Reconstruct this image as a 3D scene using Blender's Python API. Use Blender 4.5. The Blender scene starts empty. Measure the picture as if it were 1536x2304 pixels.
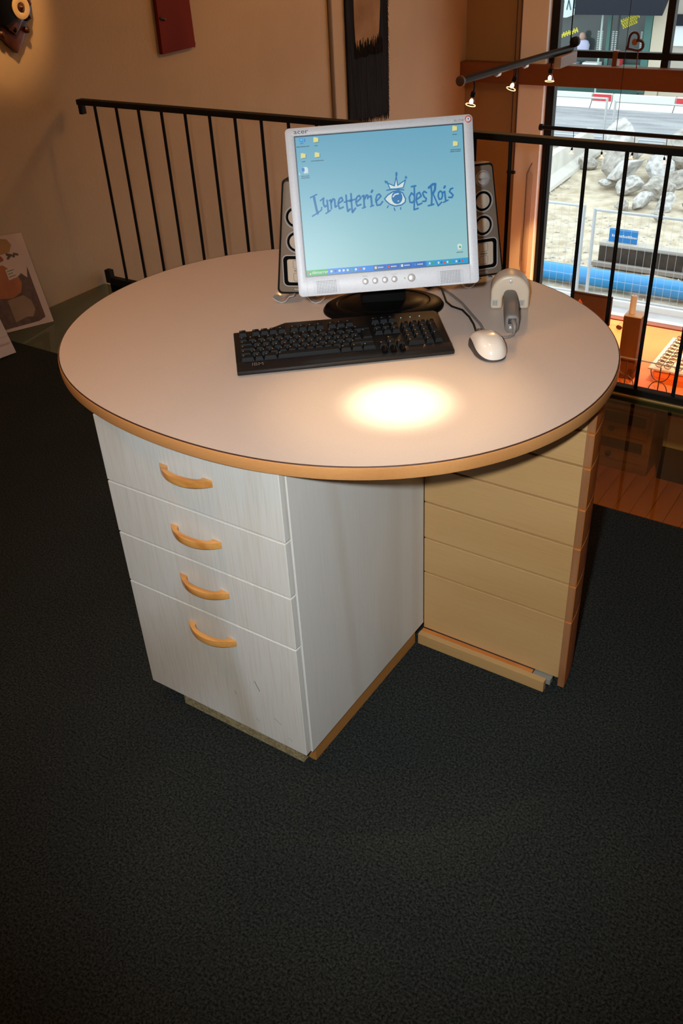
import bpy, bmesh, math, random
from mathutils import Vector, Matrix, noise
R = math.radians
random.seed(7)
scene = bpy.context.scene
COL = scene.collection

# ---------------------------------------------------------------- camera
cam_data = bpy.data.cameras.new('camera')
cam_data.sensor_fit = 'HORIZONTAL'
cam_data.sensor_width = 24.0
cam_data.lens = 2032.27 * 24.0 / 1536.0
cam_data.clip_start = 0.05
cam_data.clip_end = 200
camera = bpy.data.objects.new('camera', cam_data)
COL.objects.link(camera)
CAM = Vector((1.11632, -1.60039, 1.632))
c_rt = Vector((0.834222, 0.549311, -0.048282))
c_up = Vector((-0.275038, 0.490380, 0.826972))
c_fw = Vector((-0.477941, 0.676599, -0.560167))
camera.matrix_world = Matrix(((c_rt.x, c_up.x, -c_fw.x, CAM.x),
                              (c_rt.y, c_up.y, -c_fw.y, CAM.y),
                              (c_rt.z, c_up.z, -c_fw.z, CAM.z),
                              (0, 0, 0, 1)))
scene.camera = camera

# ---------------------------------------------------------------- world, lights, exposure
scene.view_settings.view_transform = 'Standard'
scene.view_settings.look = 'None'
scene.view_settings.gamma = 1.0
scene.view_settings.use_curve_mapping = False
scene.view_settings.exposure = 0.0

world = bpy.data.worlds.new('overcast_sky')
scene.world = world
world.use_nodes = True
world.node_tree.nodes['Background'].inputs[0].default_value = (0.86, 0.94, 1.0, 1)
world.node_tree.nodes['Background'].inputs[1].default_value = 2.5

WARM = (1.0, 0.50, 0.17)

def aim(o, target):
    d = Vector(target) - o.location
    o.rotation_euler = d.to_track_quat('-Z', 'Y').to_euler()

def spot(name, loc, target, watts, size, blend, color, radius=0.03):
    l = bpy.data.lights.new(name, 'SPOT')
    l.energy = watts; l.spot_size = R(size); l.spot_blend = blend
    l.color = color; l.shadow_soft_size = radius
    o = bpy.data.objects.new(name, l); COL.objects.link(o)
    o.location = loc; aim(o, target)
    return o

def point(name, loc, watts, color, radius=0.05):
    l = bpy.data.lights.new(name, 'POINT')
    l.energy = watts; l.color = color; l.shadow_soft_size = radius
    o = bpy.data.objects.new(name, l); COL.objects.link(o)
    o.location = loc
    return o

# the photographer's flash, just left of and above the lens
flash_pos = CAM - c_rt * 0.10 + c_up * 0.055
spot('camera_flash', flash_pos, (0.28, -0.20, 0.50), 152, 74, 1.0, (0.905, 0.97, 1.0), 0.025)
# halogen ceiling spot over the table: narrow beam and its wider spill
spot('ceiling_halogen_table', (0.36, -0.22, 2.38), (0.322, -0.262, 0.827), 330, 9.0, 1.0, (1.0, 0.84, 0.58), 0.03)
spot('ceiling_halogen_spill', (0.36, -0.22, 2.38), (0.322, -0.262, 0.827), 70, 24, 1.0, (1.0, 0.70, 0.38), 0.03)
# halogen washing the side wall
spot('ceiling_halogen_wall', (-1.9, 1.0, 2.30), (-2.6, 1.2, 1.60), 80, 36, 0.3, WARM, 0.04)
# general tungsten light of the shop: unseen ceiling lamps, then added lower fill
point('ceiling_lamp_gallery', (-0.6, -1.0, 2.25), 20, WARM, 0.12)
point('ceiling_lamp_void', (-0.9, 3.3, 2.2), 26, WARM, 0.12)
spot('lower_fill_spot', (0.3, 3.2, -0.3), (-0.5, 5.0, -2.6), 190, 80, 0.8, WARM, 0.06)  # pair of fill spots added to brighten the floor below the glass
spot('lower_fill_spot', (-1.3, 2.6, -0.3), (-2.1, 1.7, -2.6), 60, 70, 0.8, WARM, 0.06)

# ---------------------------------------------------------------- helpers
def new_obj(name, data, parent=None):
    o = bpy.data.objects.new(name, data)
    COL.objects.link(o)
    if parent is not None:
        o.parent = parent
    return o

def tag(o, label=None, cat=None, group=None, kind=None):
    if label: o['label'] = label
    if cat: o['category'] = cat
    if group: o['group'] = group
    if kind: o['kind'] = kind
    return o

def thing(name, label, cat, loc=(0, 0, 0), rz=0.0, group=None):
    o = new_obj(name, None)
    o.location = loc
    o.rotation_euler = (0, 0, rz)
    o.empty_display_size = 0.05
    return tag(o, label, cat, group)

class MB:
    """collects shapes, then links them as ONE mesh object"""
    def __init__(s):
        s.v = []; s.f = []
    def add(s, vs, fs):
        b = len(s.v)
        s.v += [tuple(p) for p in vs]
        s.f += [tuple(b + i for i in f) for f in fs]
        return s
    def box(s, x0, x1, y0, y1, z0, z1):
        vs = [(x, y, z) for z in (z0, z1) for y in (y0, y1) for x in (x0, x1)]
        return s.add(vs, [(0, 2, 3, 1), (4, 5, 7, 6), (0, 1, 5, 4), (2, 6, 7, 3), (0, 4, 6, 2), (1, 3, 7, 5)])
    def prism(s, pts, a, b, axis='z'):
        n = len(pts)
        def m(p, t):
            return {'z': (p[0], p[1], t), 'y': (p[0], t, p[1]), 'x': (t, p[0], p[1])}[axis]
        vs = [m(p, a) for p in pts] + [m(p, b) for p in pts]
        fs = [tuple(range(n - 1, -1, -1)), tuple(range(n, 2 * n))]
        fs += [(i, (i + 1) % n, n + (i + 1) % n, n + i) for i in range(n)]
        return s.add(vs, fs)
    def rings(s, rings, cap=True, closed=False):
        n = len(rings[0]); vs = [p for r in rings for p in r]; fs = []
        m = len(rings)
        for k in range(m if closed else m - 1):
            a = k * n; b = ((k + 1) % m) * n
            fs += [(a + i, a + (i + 1) % n, b + (i + 1) % n, b + i) for i in range(n)]
        if cap and not closed:
            fs += [tuple(range(n - 1, -1, -1)), tuple(range((m - 1) * n, m * n))]
        return s.add(vs, fs)
    def tube(s, path, r, n=8, cap=True, closed=False, sx=1.0):
        P = [Vector(p) for p in path]; rs = r if isinstance(r, (list, tuple)) else [r] * len(P)
        rr = []; up = None
        for i, p in enumerate(P):
            if closed:
                t = (P[(i + 1) % len(P)] - P[i - 1]).normalized()
            else:
                t = (P[min(i + 1, len(P) - 1)] - P[max(i - 1, 0)]).normalized()
            if up is None:
                up = Vector((0, 0, 1)) if abs(t.z) < .95 else Vector((1, 0, 0))
            a = t.cross(up)
            if a.length < 1e-4: a = t.cross(Vector((0, 1, 0)))
            a.normalize(); b = a.cross(t).normalized(); up = b
            rr.append([p + a * (math.cos(2 * math.pi * k / n) * rs[i] * sx) + b * (math.sin(2 * math.pi * k / n) * rs[i]) for k in range(n)])
        return s.rings(rr, cap, closed)
    def lathe(s, prof, c=(0, 0, 0), n=24, ax='z', sx=1.0, sy=1.0):
        rr = []
        for r, h in prof:
            ring = []
            for k in range(n):
                a = 2 * math.pi * k / n; x = r * math.cos(a) * sx; y = r * math.sin(a) * sy
                if ax == 'z': q = (c[0] + x, c[1] + y, c[2] + h)
                elif ax == 'y': q = (c[0] + x, c[1] + h, c[2] + y)
                else: q = (c[0] + h, c[1] + x, c[2] + y)
                ring.append(q)
            rr.append(ring)
        return s.rings(rr, True)
    def flat(s, pts, y=0.0):
        """flat polygon in a panel's local x-z plane"""
        return s.add([(p[0], y, p[1]) for p in pts], [tuple(range(len(pts)))])
    def stroke(s, pts, w, y=0.0):
        for a, b in zip(pts[:-1], pts[1:]):
            a = Vector(a); b = Vector(b); d = b - a
            if d.length < 1e-7: continue
            n = Vector((-d.y, d.x)).normalized() * (w / 2)
            s.flat([a - n, b - n, b + n, a + n], y)
        for i, p in enumerate(pts):
            s.flat([(p[0] + w / 2 * math.cos(k * math.pi / 4), p[1] + w / 2 * math.sin(k * math.pi / 4)) for k in range(8)], y - 0.00001 - i * 1e-6)
        return s
    def build(s, name, mat=None, parent=None, bevel=0.0, seg=2, smooth=None, loc=None, rot=None):
        me = bpy.data.meshes.new(name)
        me.from_pydata(s.v, [], s.f)
        bm = bmesh.new(); bm.from_mesh(me)
        bmesh.ops.recalc_face_normals(bm, faces=bm.faces)
        if bevel > 0:
            ed = [e for e in bm.edges if len(e.link_faces) == 2 and e.calc_face_angle(0) > R(35)]
            bmesh.ops.bevel(bm, geom=ed, offset=bevel, segments=seg, affect='EDGES', profile=0.5, clamp_overlap=True)
        bm.to_mesh(me); bm.free()
        if smooth is not None:
            me.shade_smooth(); me.set_sharp_from_angle(angle=R(smooth))
        if mat: me.materials.append(mat)
        o = new_obj(name, me, parent)
        if loc is not None: o.location = loc
        if rot is not None: o.rotation_euler = rot
        return o

def copy_tree(o, parent=None):
    c = o.copy(); COL.objects.link(c); c.parent = parent
    for ch in list(o.children):
        copy_tree(ch, c)
    return c

def text(name, body, size, mat, parent, loc, rot=(R(90), 0, 0), align='LEFT', extrude=0.0, sx=1.0):
    cu = bpy.data.curves.new(name, 'FONT')
    cu.body = body; cu.size = size; cu.align_x = align; cu.extrude = extrude; cu.resolution_u = 3
    tmp = bpy.data.objects.new(name, cu); COL.objects.link(tmp)
    dg = bpy.context.evaluated_depsgraph_get()
    me = bpy.data.meshes.new_from_object(tmp.evaluated_get(dg))
    bpy.data.objects.remove(tmp); bpy.data.curves.remove(cu)
    me.materials.clear(); me.materials.append(mat)
    o = new_obj(name, me, parent); o.location = loc; o.rotation_euler = rot; o.scale = (sx, 1, 1)
    return o

# ---------------------------------------------------------------- materials
def mat(name, col, rough=0.5, metal=0.0, spec=0.5, emit=None, estr=1.0, coat=0.0,
        var=None, vscale=(8, 8, 8), vdet=4.0, bump=0.0, bscale=60.0, rot=None, contrast=(0.35, 0.65)):
    m = bpy.data.materials.new(name); m.use_nodes = True
    nt = m.node_tree; b = nt.nodes['Principled BSDF']
    b.inputs['Base Color'].default_value = (*col, 1)
    b.inputs['Roughness'].default_value = rough
    b.inputs['Metallic'].default_value = metal
    b.inputs['Specular IOR Level'].default_value = spec
    b.inputs['Coat Weight'].default_value = coat
    if emit:
        b.inputs['Emission Color'].default_value = (*emit, 1)
        b.inputs['Emission Strength'].default_value = estr
    if var or bump:
        tc = nt.nodes.new('ShaderNodeTexCoord'); mp = nt.nodes.new('ShaderNodeMapping')
        nt.links.new(tc.outputs['Object'], mp.inputs['Vector'])
        mp.inputs['Scale'].default_value = vscale
        if rot: mp.inputs['Rotation'].default_value = rot
    if var:
        no = nt.nodes.new('ShaderNodeTexNoise'); no.inputs['Scale'].default_value = 1.0; no.inputs['Detail'].default_value = vdet
        nt.links.new(mp.outputs['Vector'], no.inputs['Vector'])
        cr = nt.nodes.new('ShaderNodeValToRGB')
        cr.color_ramp.elements[0].position = contrast[0]; cr.color_ramp.elements[1].position = contrast[1]
        cr.color_ramp.elements[0].color = (*col, 1); cr.color_ramp.elements[1].color = (*var, 1)
        nt.links.new(no.outputs['Fac'], cr.inputs['Fac']); nt.links.new(cr.outputs['Color'], b.inputs['Base Color'])
    if bump:
        n2 = nt.nodes.new('ShaderNodeTexNoise'); n2.inputs['Scale'].default_value = bscale; n2.inputs['Detail'].default_value = 3
        nt.links.new(tc.outputs['Object'], n2.inputs['Vector'])
        bp = nt.nodes.new('ShaderNodeBump'); bp.inputs['Strength'].default_value = bump; bp.inputs['Distance'].default_value = 0.004
        nt.links.new(n2.outputs['Fac'], bp.inputs['Height']); nt.links.new(bp.outputs['Normal'], b.inputs['Normal'])
    return m

def wood(name, c0, c1, grain='z', rings=9.0, rough=0.45, stretch=0.12, coat=0.0, bump=0.12, base=2.4, amt=0.75, spec=0.4):
    """procedural veneer: contour-line figure stretched along the grain + fine pores"""
    m = bpy.data.materials.new(name); m.use_nodes = True
    nt = m.node_tree; b = nt.nodes['Principled BSDF']; N = nt.nodes.new; L = nt.links.new
    b.inputs['Roughness'].default_value = rough; b.inputs['Coat Weight'].default_value = coat; b.inputs['Specular IOR Level'].default_value = spec
    tc = N('ShaderNodeTexCoord'); mp = N('ShaderNodeMapping'); L(tc.outputs['Object'], mp.inputs['Vector'])
    st = lambda s: {'x': (s, 1, 1), 'y': (1, s, 1), 'z': (1, 1, s)}[grain]
    mp.inputs['Scale'].default_value = st(stretch)
    no = N('ShaderNodeTexNoise'); no.inputs['Scale'].default_value = base; no.inputs['Detail'].default_value = 1.5; no.inputs['Roughness'].default_value = 0.4
    L(mp.outputs['Vector'], no.inputs['Vector'])
    k = N('ShaderNodeMath'); k.operation = 'MULTIPLY'; k.inputs[1].default_value = rings * 6.283; L(no.outputs['Fac'], k.inputs[0])
    sn = N('ShaderNodeMath'); sn.operation = 'SINE'; L(k.outputs[0], sn.inputs[0])
    mr = N('ShaderNodeMapRange'); mr.inputs['From Min'].default_value = -0.2; mr.inputs['From Max'].default_value = 1.0; L(sn.outputs[0], mr.inputs['Value'])
    mp2 = N('ShaderNodeMapping'); mp2.inputs['Scale'].default_value = st(0.035); L(tc.outputs['Object'], mp2.inputs['Vector'])
    fp = N('ShaderNodeTexNoise'); fp.inputs['Scale'].default_value = 260.0; fp.inputs['Detail'].default_value = 2; L(mp2.outputs['Vector'], fp.inputs['Vector'])
    mr2 = N('ShaderNodeMapRange'); mr2.inputs['From Min'].default_value = 0.45; mr2.inputs['From Max'].default_value = 0.75; L(fp.outputs['Fac'], mr2.inputs['Value'])
    ad = N('ShaderNodeMath'); ad.operation = 'MULTIPLY_ADD'; ad.inputs[1].default_value = 0.55; L(mr2.outputs[0], ad.inputs[0]); L(mr.outputs[0], ad.inputs[2])
    am = N('ShaderNodeMath'); am.operation = 'MULTIPLY'; am.inputs[1].default_value = amt; am.use_clamp = True; L(ad.outputs[0], am.inputs[0])
    cr = N('ShaderNodeValToRGB'); cr.color_ramp.elements[0].color = (*c0, 1); cr.color_ramp.elements[1].color = (*c1, 1)
    L(am.outputs[0], cr.inputs['Fac']); L(cr.outputs['Color'], b.inputs['Base Color'])
    bp = N('ShaderNodeBump'); bp.inputs['Strength'].default_value = bump; bp.inputs['Distance'].default_value = 0.0006; bp.invert = True
    L(mr2.outputs[0], bp.inputs['Height']); L(bp.outputs['Normal'], b.inputs['Normal'])
    return m

def glass(name, tint, ior=1.45, rough=0.0, gain=1.0):
    m = bpy.data.materials.new(name); m.use_nodes = True
    nt = m.node_tree; nt.nodes.remove(nt.nodes['Principled BSDF']); N = nt.nodes.new; L = nt.links.new
    out = [n for n in nt.nodes if n.type == 'OUTPUT_MATERIAL'][0]
    tr = N('ShaderNodeBsdfTransparent'); tr.inputs['Color'].default_value = (*tint, 1)
    gl = N('ShaderNodeBsdfGlossy'); gl.inputs['Roughness'].default_value = rough; gl.inputs['Color'].default_value = (gain, gain, gain, 1)
    fr = N('ShaderNodeFresnel'); fr.inputs['IOR'].default_value = ior
    ge = N('ShaderNodeNewGeometry'); iv = N('ShaderNodeMath'); iv.operation = 'SUBTRACT'; iv.inputs[0].default_value = 1.0
    L(ge.outputs['Backfacing'], iv.inputs[1]); fm = N('ShaderNodeMath'); fm.operation = 'MULTIPLY'   # reflect on entry only
    L(fr.outputs['Fac'], fm.inputs[0]); L(iv.outputs[0], fm.inputs[1])
    mx = N('ShaderNodeMixShader'); L(fm.outputs[0], mx.inputs['Fac']); L(tr.outputs[0], mx.inputs[1]); L(gl.outputs[0], mx.inputs[2])
    L(mx.outputs[0], out.inputs['Surface'])
    return m

def carpet_mat():
    m = bpy.data.materials.new('dark_carpet'); m.use_nodes = True
    nt = m.node_tree; b = nt.nodes['Principled BSDF']; N = nt.nodes.new; L = nt.links.new
    b.inputs['Roughness'].default_value = 0.95; b.inputs['Specular IOR Level'].default_value = 0.15
    tc = N('ShaderNodeTexCoord')
    n1 = N('ShaderNodeTexNoise'); n1.inputs['Scale'].default_value = 190; n1.inputs['Detail'].default_value = 4; n1.inputs['Roughness'].default_value = 0.75
    n2 = N('ShaderNodeTexNoise'); n2.inputs['Scale'].default_value = 2.2; n2.inputs['Detail'].default_value = 5
    for n in (n1, n2): L(tc.outputs['Object'], n.inputs['Vector'])
    cr = N('ShaderNodeValToRGB'); e = cr.color_ramp.elements
    e[0].position = 0.40; e[0].color = (0.004, 0.005, 0.0045, 1); e[1].position = 0.66; e[1].color = (0.044, 0.050, 0.046, 1)
    L(n1.outputs['Fac'], cr.inputs['Fac'])
    c2 = N('ShaderNodeValToRGB'); e = c2.color_ramp.elements
    e[0].position = 0.3; e[0].color = (0.8, 0.82, 0.86, 1); e[1].position = 0.75; e[1].color = (1.15, 1.12, 1.05, 1)
    L(n2.outputs['Fac'], c2.inputs['Fac'])
    mx = N('ShaderNodeMixRGB'); mx.blend_type = 'MULTIPLY'; mx.inputs[0].default_value = 1
    L(cr.outputs['Color'], mx.inputs[1]); L(c2.outputs['Color'], mx.inputs[2]); L(mx.outputs['Color'], b.inputs['Base Color'])
    bp = N('ShaderNodeBump'); bp.inputs['Strength'].default_value = 0.8; bp.inputs['Distance'].default_value = 0.004
    L(n1.outputs['Fac'], bp.inputs['Height']); L(bp.outputs['Normal'], b.inputs['Normal'])
    return m

MT = {}
MT['carpet'] = carpet_mat()
MT['plaster'] = mat('cream_plaster', (0.47, 0.365, 0.235), 0.9, var=(0.51, 0.40, 0.26), vscale=(2, 2, 2), bump=0.35, bscale=45)
MT['plaster_pier'] = mat('ochre_plaster', (0.34, 0.205, 0.085), 0.9, bump=0.2, bscale=40)
MT['plaster_light'] = mat('pale_plaster', (0.90, 0.87, 0.83), 0.85, bump=0.15, bscale=50)
MT['beam'] = wood('red_brown_beam', (0.20, 0.062, 0.012), (0.16, 0.047, 0.009), 'x', 5, 0.55)
MT['plank'] = wood('floor_plank', (0.42, 0.14, 0.032), (0.32, 0.095, 0.02), 'y', 7, 0.45)
MT['black_metal'] = mat('black_painted_steel', (0.008, 0.008, 0.007), 0.6, spec=0.2)
MT['frame'] = mat('dark_window_frame', (0.012, 0.010, 0.008), 0.6, spec=0.2)
MT['brass'] = mat('brass_profile', (0.72, 0.52, 0.20), 0.35, 0.7)
MT['floor_glass'] = glass('green_floor_glass', (0.62, 0.68, 0.60), 1.35)
MT['pane'] = glass('window_pane', (0.95, 0.97, 0.96), 1.25)
MT['clear'] = glass('clear_glass', (0.96, 0.9, 0.86), 1.3)
MT['laminate'] = mat('pinkish_grey_laminate', (0.57, 0.465, 0.395), 0.45, var=(0.59, 0.485, 0.415), vscale=(300, 300, 300), spec=0.3)
MT['edge'] = wood('beech_edge', (0.53, 0.245, 0.082), (0.45, 0.19, 0.056), 'x', 6, 0.4, coat=0.15, amt=0.6)
MT['ash'] = wood('white_stained_ash', (0.62, 0.60, 0.555), (0.50, 0.44, 0.36), 'z', 11, 0.5, 0.10, base=2.0, amt=0.8)
MT['ash_side'] = wood('white_stained_ash_panel', (0.62, 0.60, 0.56), (0.555, 0.52, 0.46), 'z', 11, 0.5, 0.10, base=2.0, amt=0.6)
MT['handle'] = wood('oiled_ash_handle', (0.60, 0.285, 0.075), (0.43, 0.165, 0.032), 'x', 10, 0.35, 0.2, coat=0.3, base=9, amt=0.7)
MT['birch'] = wood('birch_veneer', (0.49, 0.29, 0.118), (0.43, 0.24, 0.088), 'x', 4, 0.42, 0.15, coat=0.1, amt=0.7)
MT['birch_edge'] = wood('plywood_edge', (0.30, 0.13, 0.052), (0.24, 0.095, 0.035), 'z', 12, 0.5, base=8)
MT['birch_front'] = wood('cherry_tinted_front', (0.58, 0.19, 0.042), (0.48, 0.145, 0.03), 'z', 6, 0.4, coat=0.15)
MT['plinth'] = wood('plinth_wood', (0.40, 0.18, 0.045), (0.33, 0.135, 0.03), 'y', 6, 0.5)
MT['raw'] = mat('raw_chipboard', (0.36, 0.28, 0.14), 0.9, var=(0.20, 0.15, 0.07), vscale=(120, 120, 120), bump=0.4, bscale=150)
MT['black_plastic'] = mat('black_plastic', (0.006, 0.006, 0.006), 0.45, spec=0.3)
MT['key'] = mat('black_key', (0.006, 0.007, 0.008), 0.55, spec=0.18)
MT['gloss_black'] = mat('gloss_black', (0.003, 0.003, 0.003), 0.35, spec=0.06)
MT['silver'] = mat('silver_plastic', (0.50, 0.54, 0.60), 0.42, 0.0, var=(0.54, 0.58, 0.64), vscale=(250, 250, 250))
MT['silver_dark'] = mat('silver_side', (0.28, 0.27, 0.27), 0.4)
MT['chrome'] = mat('satin_silver', (0.62, 0.61, 0.61), 0.28, 0.45)
MT['spk_face'] = mat('champagne_face', (0.21, 0.165, 0.125), 0.4, 0.15)
MT['cone'] = mat('pale_metal_cone', (0.62, 0.53, 0.42), 0.35, 0.25)
MT['cream_plastic'] = mat('cream_plastic', (0.68, 0.545, 0.405), 0.35)
MT['mouse_white'] = mat('ivory_gloss', (0.74, 0.67, 0.59), 0.18, coat=0.3)
MT['grey_plastic'] = mat('grey_plastic', (0.19, 0.165, 0.145), 0.5)
MT['dark_grey'] = mat('dark_grey_plastic', (0.05, 0.046, 0.044), 0.5)
MT['print_dark'] = mat('dark_print', (0.03, 0.03, 0.035), 0.5)
MT['print_grey'] = mat('grey_print', (0.16, 0.15, 0.14), 0.5)
MT['white'] = mat('white_paint', (0.78, 0.77, 0.74), 0.5)

# ================================================================ SETTING
def struct(o, label=None, cat=None):
    o['kind'] = 'structure'
    if label: o['label'] = label
    if cat: o['category'] = cat
    return o

WX = -2.6            # face of the side wall
floor = struct(MB().box(WX, 3.4, -3.9, 0.806, -0.16, 0.0).build('floor', MT['carpet']), 'dark speckled carpet of the gallery', 'floor')
gx = [WX + 0.012, -0.95, 1.10, 3.38]
for a, b in zip(gx[:-1], gx[1:]):
    MB().box(a + 0.002, b - 0.002, 0.812, 1.572, -0.022, -0.002).build('glass_panel', MT['floor_glass'], floor)
MB().box(-2.2, 3.4, 1.573, 1.586, -0.03, 0.004).build('brass_edge', MT['brass'], floor, 0.002)

low = struct(MB().box(WX, 3.4, -3.9, 6.0, -2.78, -2.622).build('floor_lower', mat('subfloor', (0.03, 0.015, 0.008), 0.9)), 'wooden plank floor of the shop below', 'floor')
pw = 0.135
plank_me = None
for i in range(int(6.0 / pw)):
    x = WX + i * pw
    if plank_me is None:
        o = MB().box(0.0025, pw - 0.0025, 1.2, 5.95, -2.622, -2.60).build('plank', MT['plank'], low)
        plank_me = o.data
    else:
        o = new_obj('plank', plank_me, low)
    o.location = (x, 0.0, random.uniform(-0.001, 0.001))

struct(MB().box(WX - 0.2, WX, -3.9, 6.0, -2.62, 2.5).build('wall_left', MT['plaster']), 'cream plastered side wall', 'wall')
struct(MB().box(3.4, 3.6, -3.9, 6.0, -2.62, 2.5).build('wall_right', MT['plaster']), 'cream plastered wall', 'wall')
struct(MB().box(WX - 0.2, 3.6, -4.1, -3.9, -2.62, 2.5).build('wall_front', MT['plaster']), 'cream plastered wall', 'wall')
struct(MB().box(WX - 0.2, 3.6, -4.1, 6.0, 2.5, 2.65).build('ceiling', MT['plaster_light']), 'pale ceiling', 'ceiling')
YW = 5.8
wb = struct(MB().box(WX, -2.095, YW, 6.0, -2.62, 2.5).build('wall_back', MT['plaster_pier']), 'ochre pier of the window wall', 'wall')
MB().box(-2.095, -1.88, YW - 0.06, 6.0, -2.62, 2.5).build('column', MT['plaster_light'], wb, 0.006)
MB().box(-1.88, 0.6, YW - 0.02, 6.0, -2.62, -1.50).build('parapet', MT['plaster_light'], wb)
MB().box(0.6, 3.4, YW - 0.02, 6.0, -2.62, 2.5).build('pier', MT['plaster'], wb)  # unseen wall piece, put in to narrow the window and cut daylight
MB().box(-1.88, 0.6, YW, 6.0, 1.25, 2.5).build('added_lintel', MT['plaster_light'], wb)  # unseen, added above the view to let less daylight in

win = struct(new_obj('window_1', None), 'tall shop window with black frame', 'window')
MB().box(-1.88, -1.815, YW + 0.0, YW + 0.07, -1.50, 1.25).build('frame_post', MT['frame'], win, 0.004)
MB().box(-1.815, 0.6, YW + 0.005, YW + 0.065, 0.545, 0.592).build('transom', MT['frame'], win, 0.004)
MB().box(-1.01, -0.955, YW + 0.0, YW + 0.07, 0.592, 1.25).build('mullion', MT['frame'], win, 0.004)
MB().box(-1.01, -0.955, YW + 0.0, YW + 0.07, 0.35, 0.545).build('mullion', MT['frame'], win, 0.004)
MB().box(0.545, 0.60, YW, YW + 0.07, -1.50, 1.25).build('frame_post', MT['frame'], win, 0.004)
MB().box(-1.372, -1.335, YW - 0.01, YW + 0.05, 0.46, 0.60).build('strut', MT['beam'], win, 0.003)
MB().box(-1.815, 0.6, YW - 0.012, YW + 0.07, -1.50, -1.468).build('sill_frame', mat('dark_red_sill', (0.20, 0.06, 0.025), 0.5), win, 0.003)
for (a, b, c, d) in ((-1.815, 0.545, -1.468, 0.545), (-1.815, -1.01, 0.592, 1.25), (-0.955, 0.545, 0.592, 1.25)):
    MB().box(a, b, YW + 0.03, YW + 0.038, c, d).build('pane', MT['pane'], win)
struct(MB().box(WX, 3.4, YW - 0.10, YW - 0.002, 0.352, 0.50).build('trim_1', MT['beam'], None, 0.003), 'red-brown wooden beam across the shop window', 'beam')

# ---------------------------------------------------------------- railing
RY = 1.593
rail = thing('railing', 'black steel railing with thin upright bars along the glass floor strip', 'railing', (0, RY, 0))
MB().box(-2.532, 3.38, -0.02, 0.02, 0.885, 0.909).build('handrail', MT['black_metal'], rail, 0.003)
MB().box(-2.56, 3.38, -0.006, 0.03, -0.05, 0.028).build('bottom_rail', MT['black_metal'], rail, 0.003)
MB().box(-2.532, -2.508, -0.014, 0.014, 0.842, 0.886).build('end_hook', MT['black_metal'], rail, 0.003)
MB().box(-2.58, -2.542, -0.012, 0.02, 0.0, 0.07).build('base_plate', MT['black_metal'], rail, 0.003)
bar_me = None
for i in range(41):
    x = -2.437 + i * 0.1424
    if bar_me is None:
        o = MB().tube([(0, 0.006, 0.02), (0, 0.006, 0.89)], 0.0072, 8).build('bar', MT['black_metal'], rail, smooth=40); bar_me = o.data
    else:
        o = new_obj('bar', bar_me, rail)
    o.location = (x, 0, 0)

# ================================================================ DESK
H = 0.8272
CO = [0.60221, 0.00122, -0.00101, 0.04869, -0.01055, 0.00207, 0.00045, -0.00521, 0.00042, 0.00023, -1e-05]
def rad(t):
    r = CO[0]
    for k in range(1, 6):
        r += CO[2 * k - 1] * math.cos(k * t) + CO[2 * k] * math.sin(k * t)
    return r
def outline(off, n=160, t0=0.0, t1=2 * math.pi):
    m = n if abs(t1 - t0 - 2 * math.pi) < 1e-6 else n - 1
    return [((rad(t) + off) * math.cos(t), -0.03 + (rad(t) + off) * math.sin(t)) for t in (t0 + (t1 - t0) * k / m for k in range(n))]

top = thing('tabletop', 'large oval tabletop with pinkish grey laminate and beech edging', 'tabletop', (0, 0, 0))
MB().prism(outline(-0.0035), H - 0.026, H).build('laminate_surface', MT['laminate'], top)
prof = [(-0.030, -0.0275), (-0.004, -0.0275), (-0.0008, -0.0255), (0.0, -0.021), (0.0, -0.006), (-0.001, -0.0022), (-0.0028, -0.0008), (-0.0028, -0.02), (-0.030, -0.02)]
rr = []
for k in range(160):
    t = 2 * math.pi * k / 160
    rr.append([((rad(t) + o) * math.cos(t), -0.03 + (rad(t) + o) * math.sin(t), H + z) for o, z in prof])
MB().rings(rr, closed=True).build('edge_band', MT['edge'], top, smooth=30)
tag(top.children[1], 'beech wood edge band')
jr = []
for k in range(160):
    t = 2 * math.pi * k / 160
    jr.append([((rad(t) + o) * math.cos(t), -0.03 + (rad(t) + o) * math.sin(t), H + z) for o, z in ((-0.0044, -0.0006), (-0.0044, 0.0003), (-0.0026, 0.0001), (-0.0018, -0.0014))])
MB().rings(jr, closed=True).build('edge_joint', mat('dark_joint', (0.05, 0.018, 0.010), 0.6), top)

# --- white drawer cabinet
TB = H - 0.0276
cab = thing('drawer_cabinet', 'white-stained ash cabinet with four drawers and bow handles', 'cabinet', (0, 0, 0))
MB().box(-0.216, 0.218, -0.524, -0.05, 0.052, TB).build('carcass', MT['ash_side'], cab)
MB().box(0.219, 0.240, -0.526, -0.0158, 0.050, TB).build('side_panel', MT['ash_side'], cab, 0.0012)
MB().box(-0.236, -0.217, -0.526, -0.046, 0.050, TB).build('side_panel', MT['ash_side'], cab, 0.0012)
MB().box(0.214, 0.233, -0.508, -0.047, 0.0, 0.049).build('plinth_board', MT['plinth'], cab, 0.001)
o = MB().box(-0.150, 0.212, -0.527, -0.494, 0.0, 0.046).build('plinth_front', MT['raw'], cab, 0.001)
tag(o, 'bare chipboard plinth strip')
def bow_handle(parent, zc):
    N = 20; A_ = 0.068
    outer = [(A_ * (-1 + 2 * k / N), -0.0285 * (1 - abs(-1 + 2 * k / N) ** 2.2) - 0.0008) for k in range(N + 1)]
    inner = [(0.047, 0.0)] + [(0.046 * math.cos(math.pi * k / 12), -0.0165 * math.sin(math.pi * k / 12) ** 0.8 - 0.001) for k in range(13)] + [(-0.047, 0.0)]
    pts = [(-A_, 0.0)] + outer + [(A_, 0.0)] + inner
    return MB().prism(pts, zc - 0.0078, zc + 0.0078).build('handle', MT['handle'], parent, 0.005, 3, smooth=60)
zz = [(0.0535, 0.3695), (0.3735, 0.5055), (0.5095, 0.6385), (0.6425, TB - 0.002)]
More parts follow.
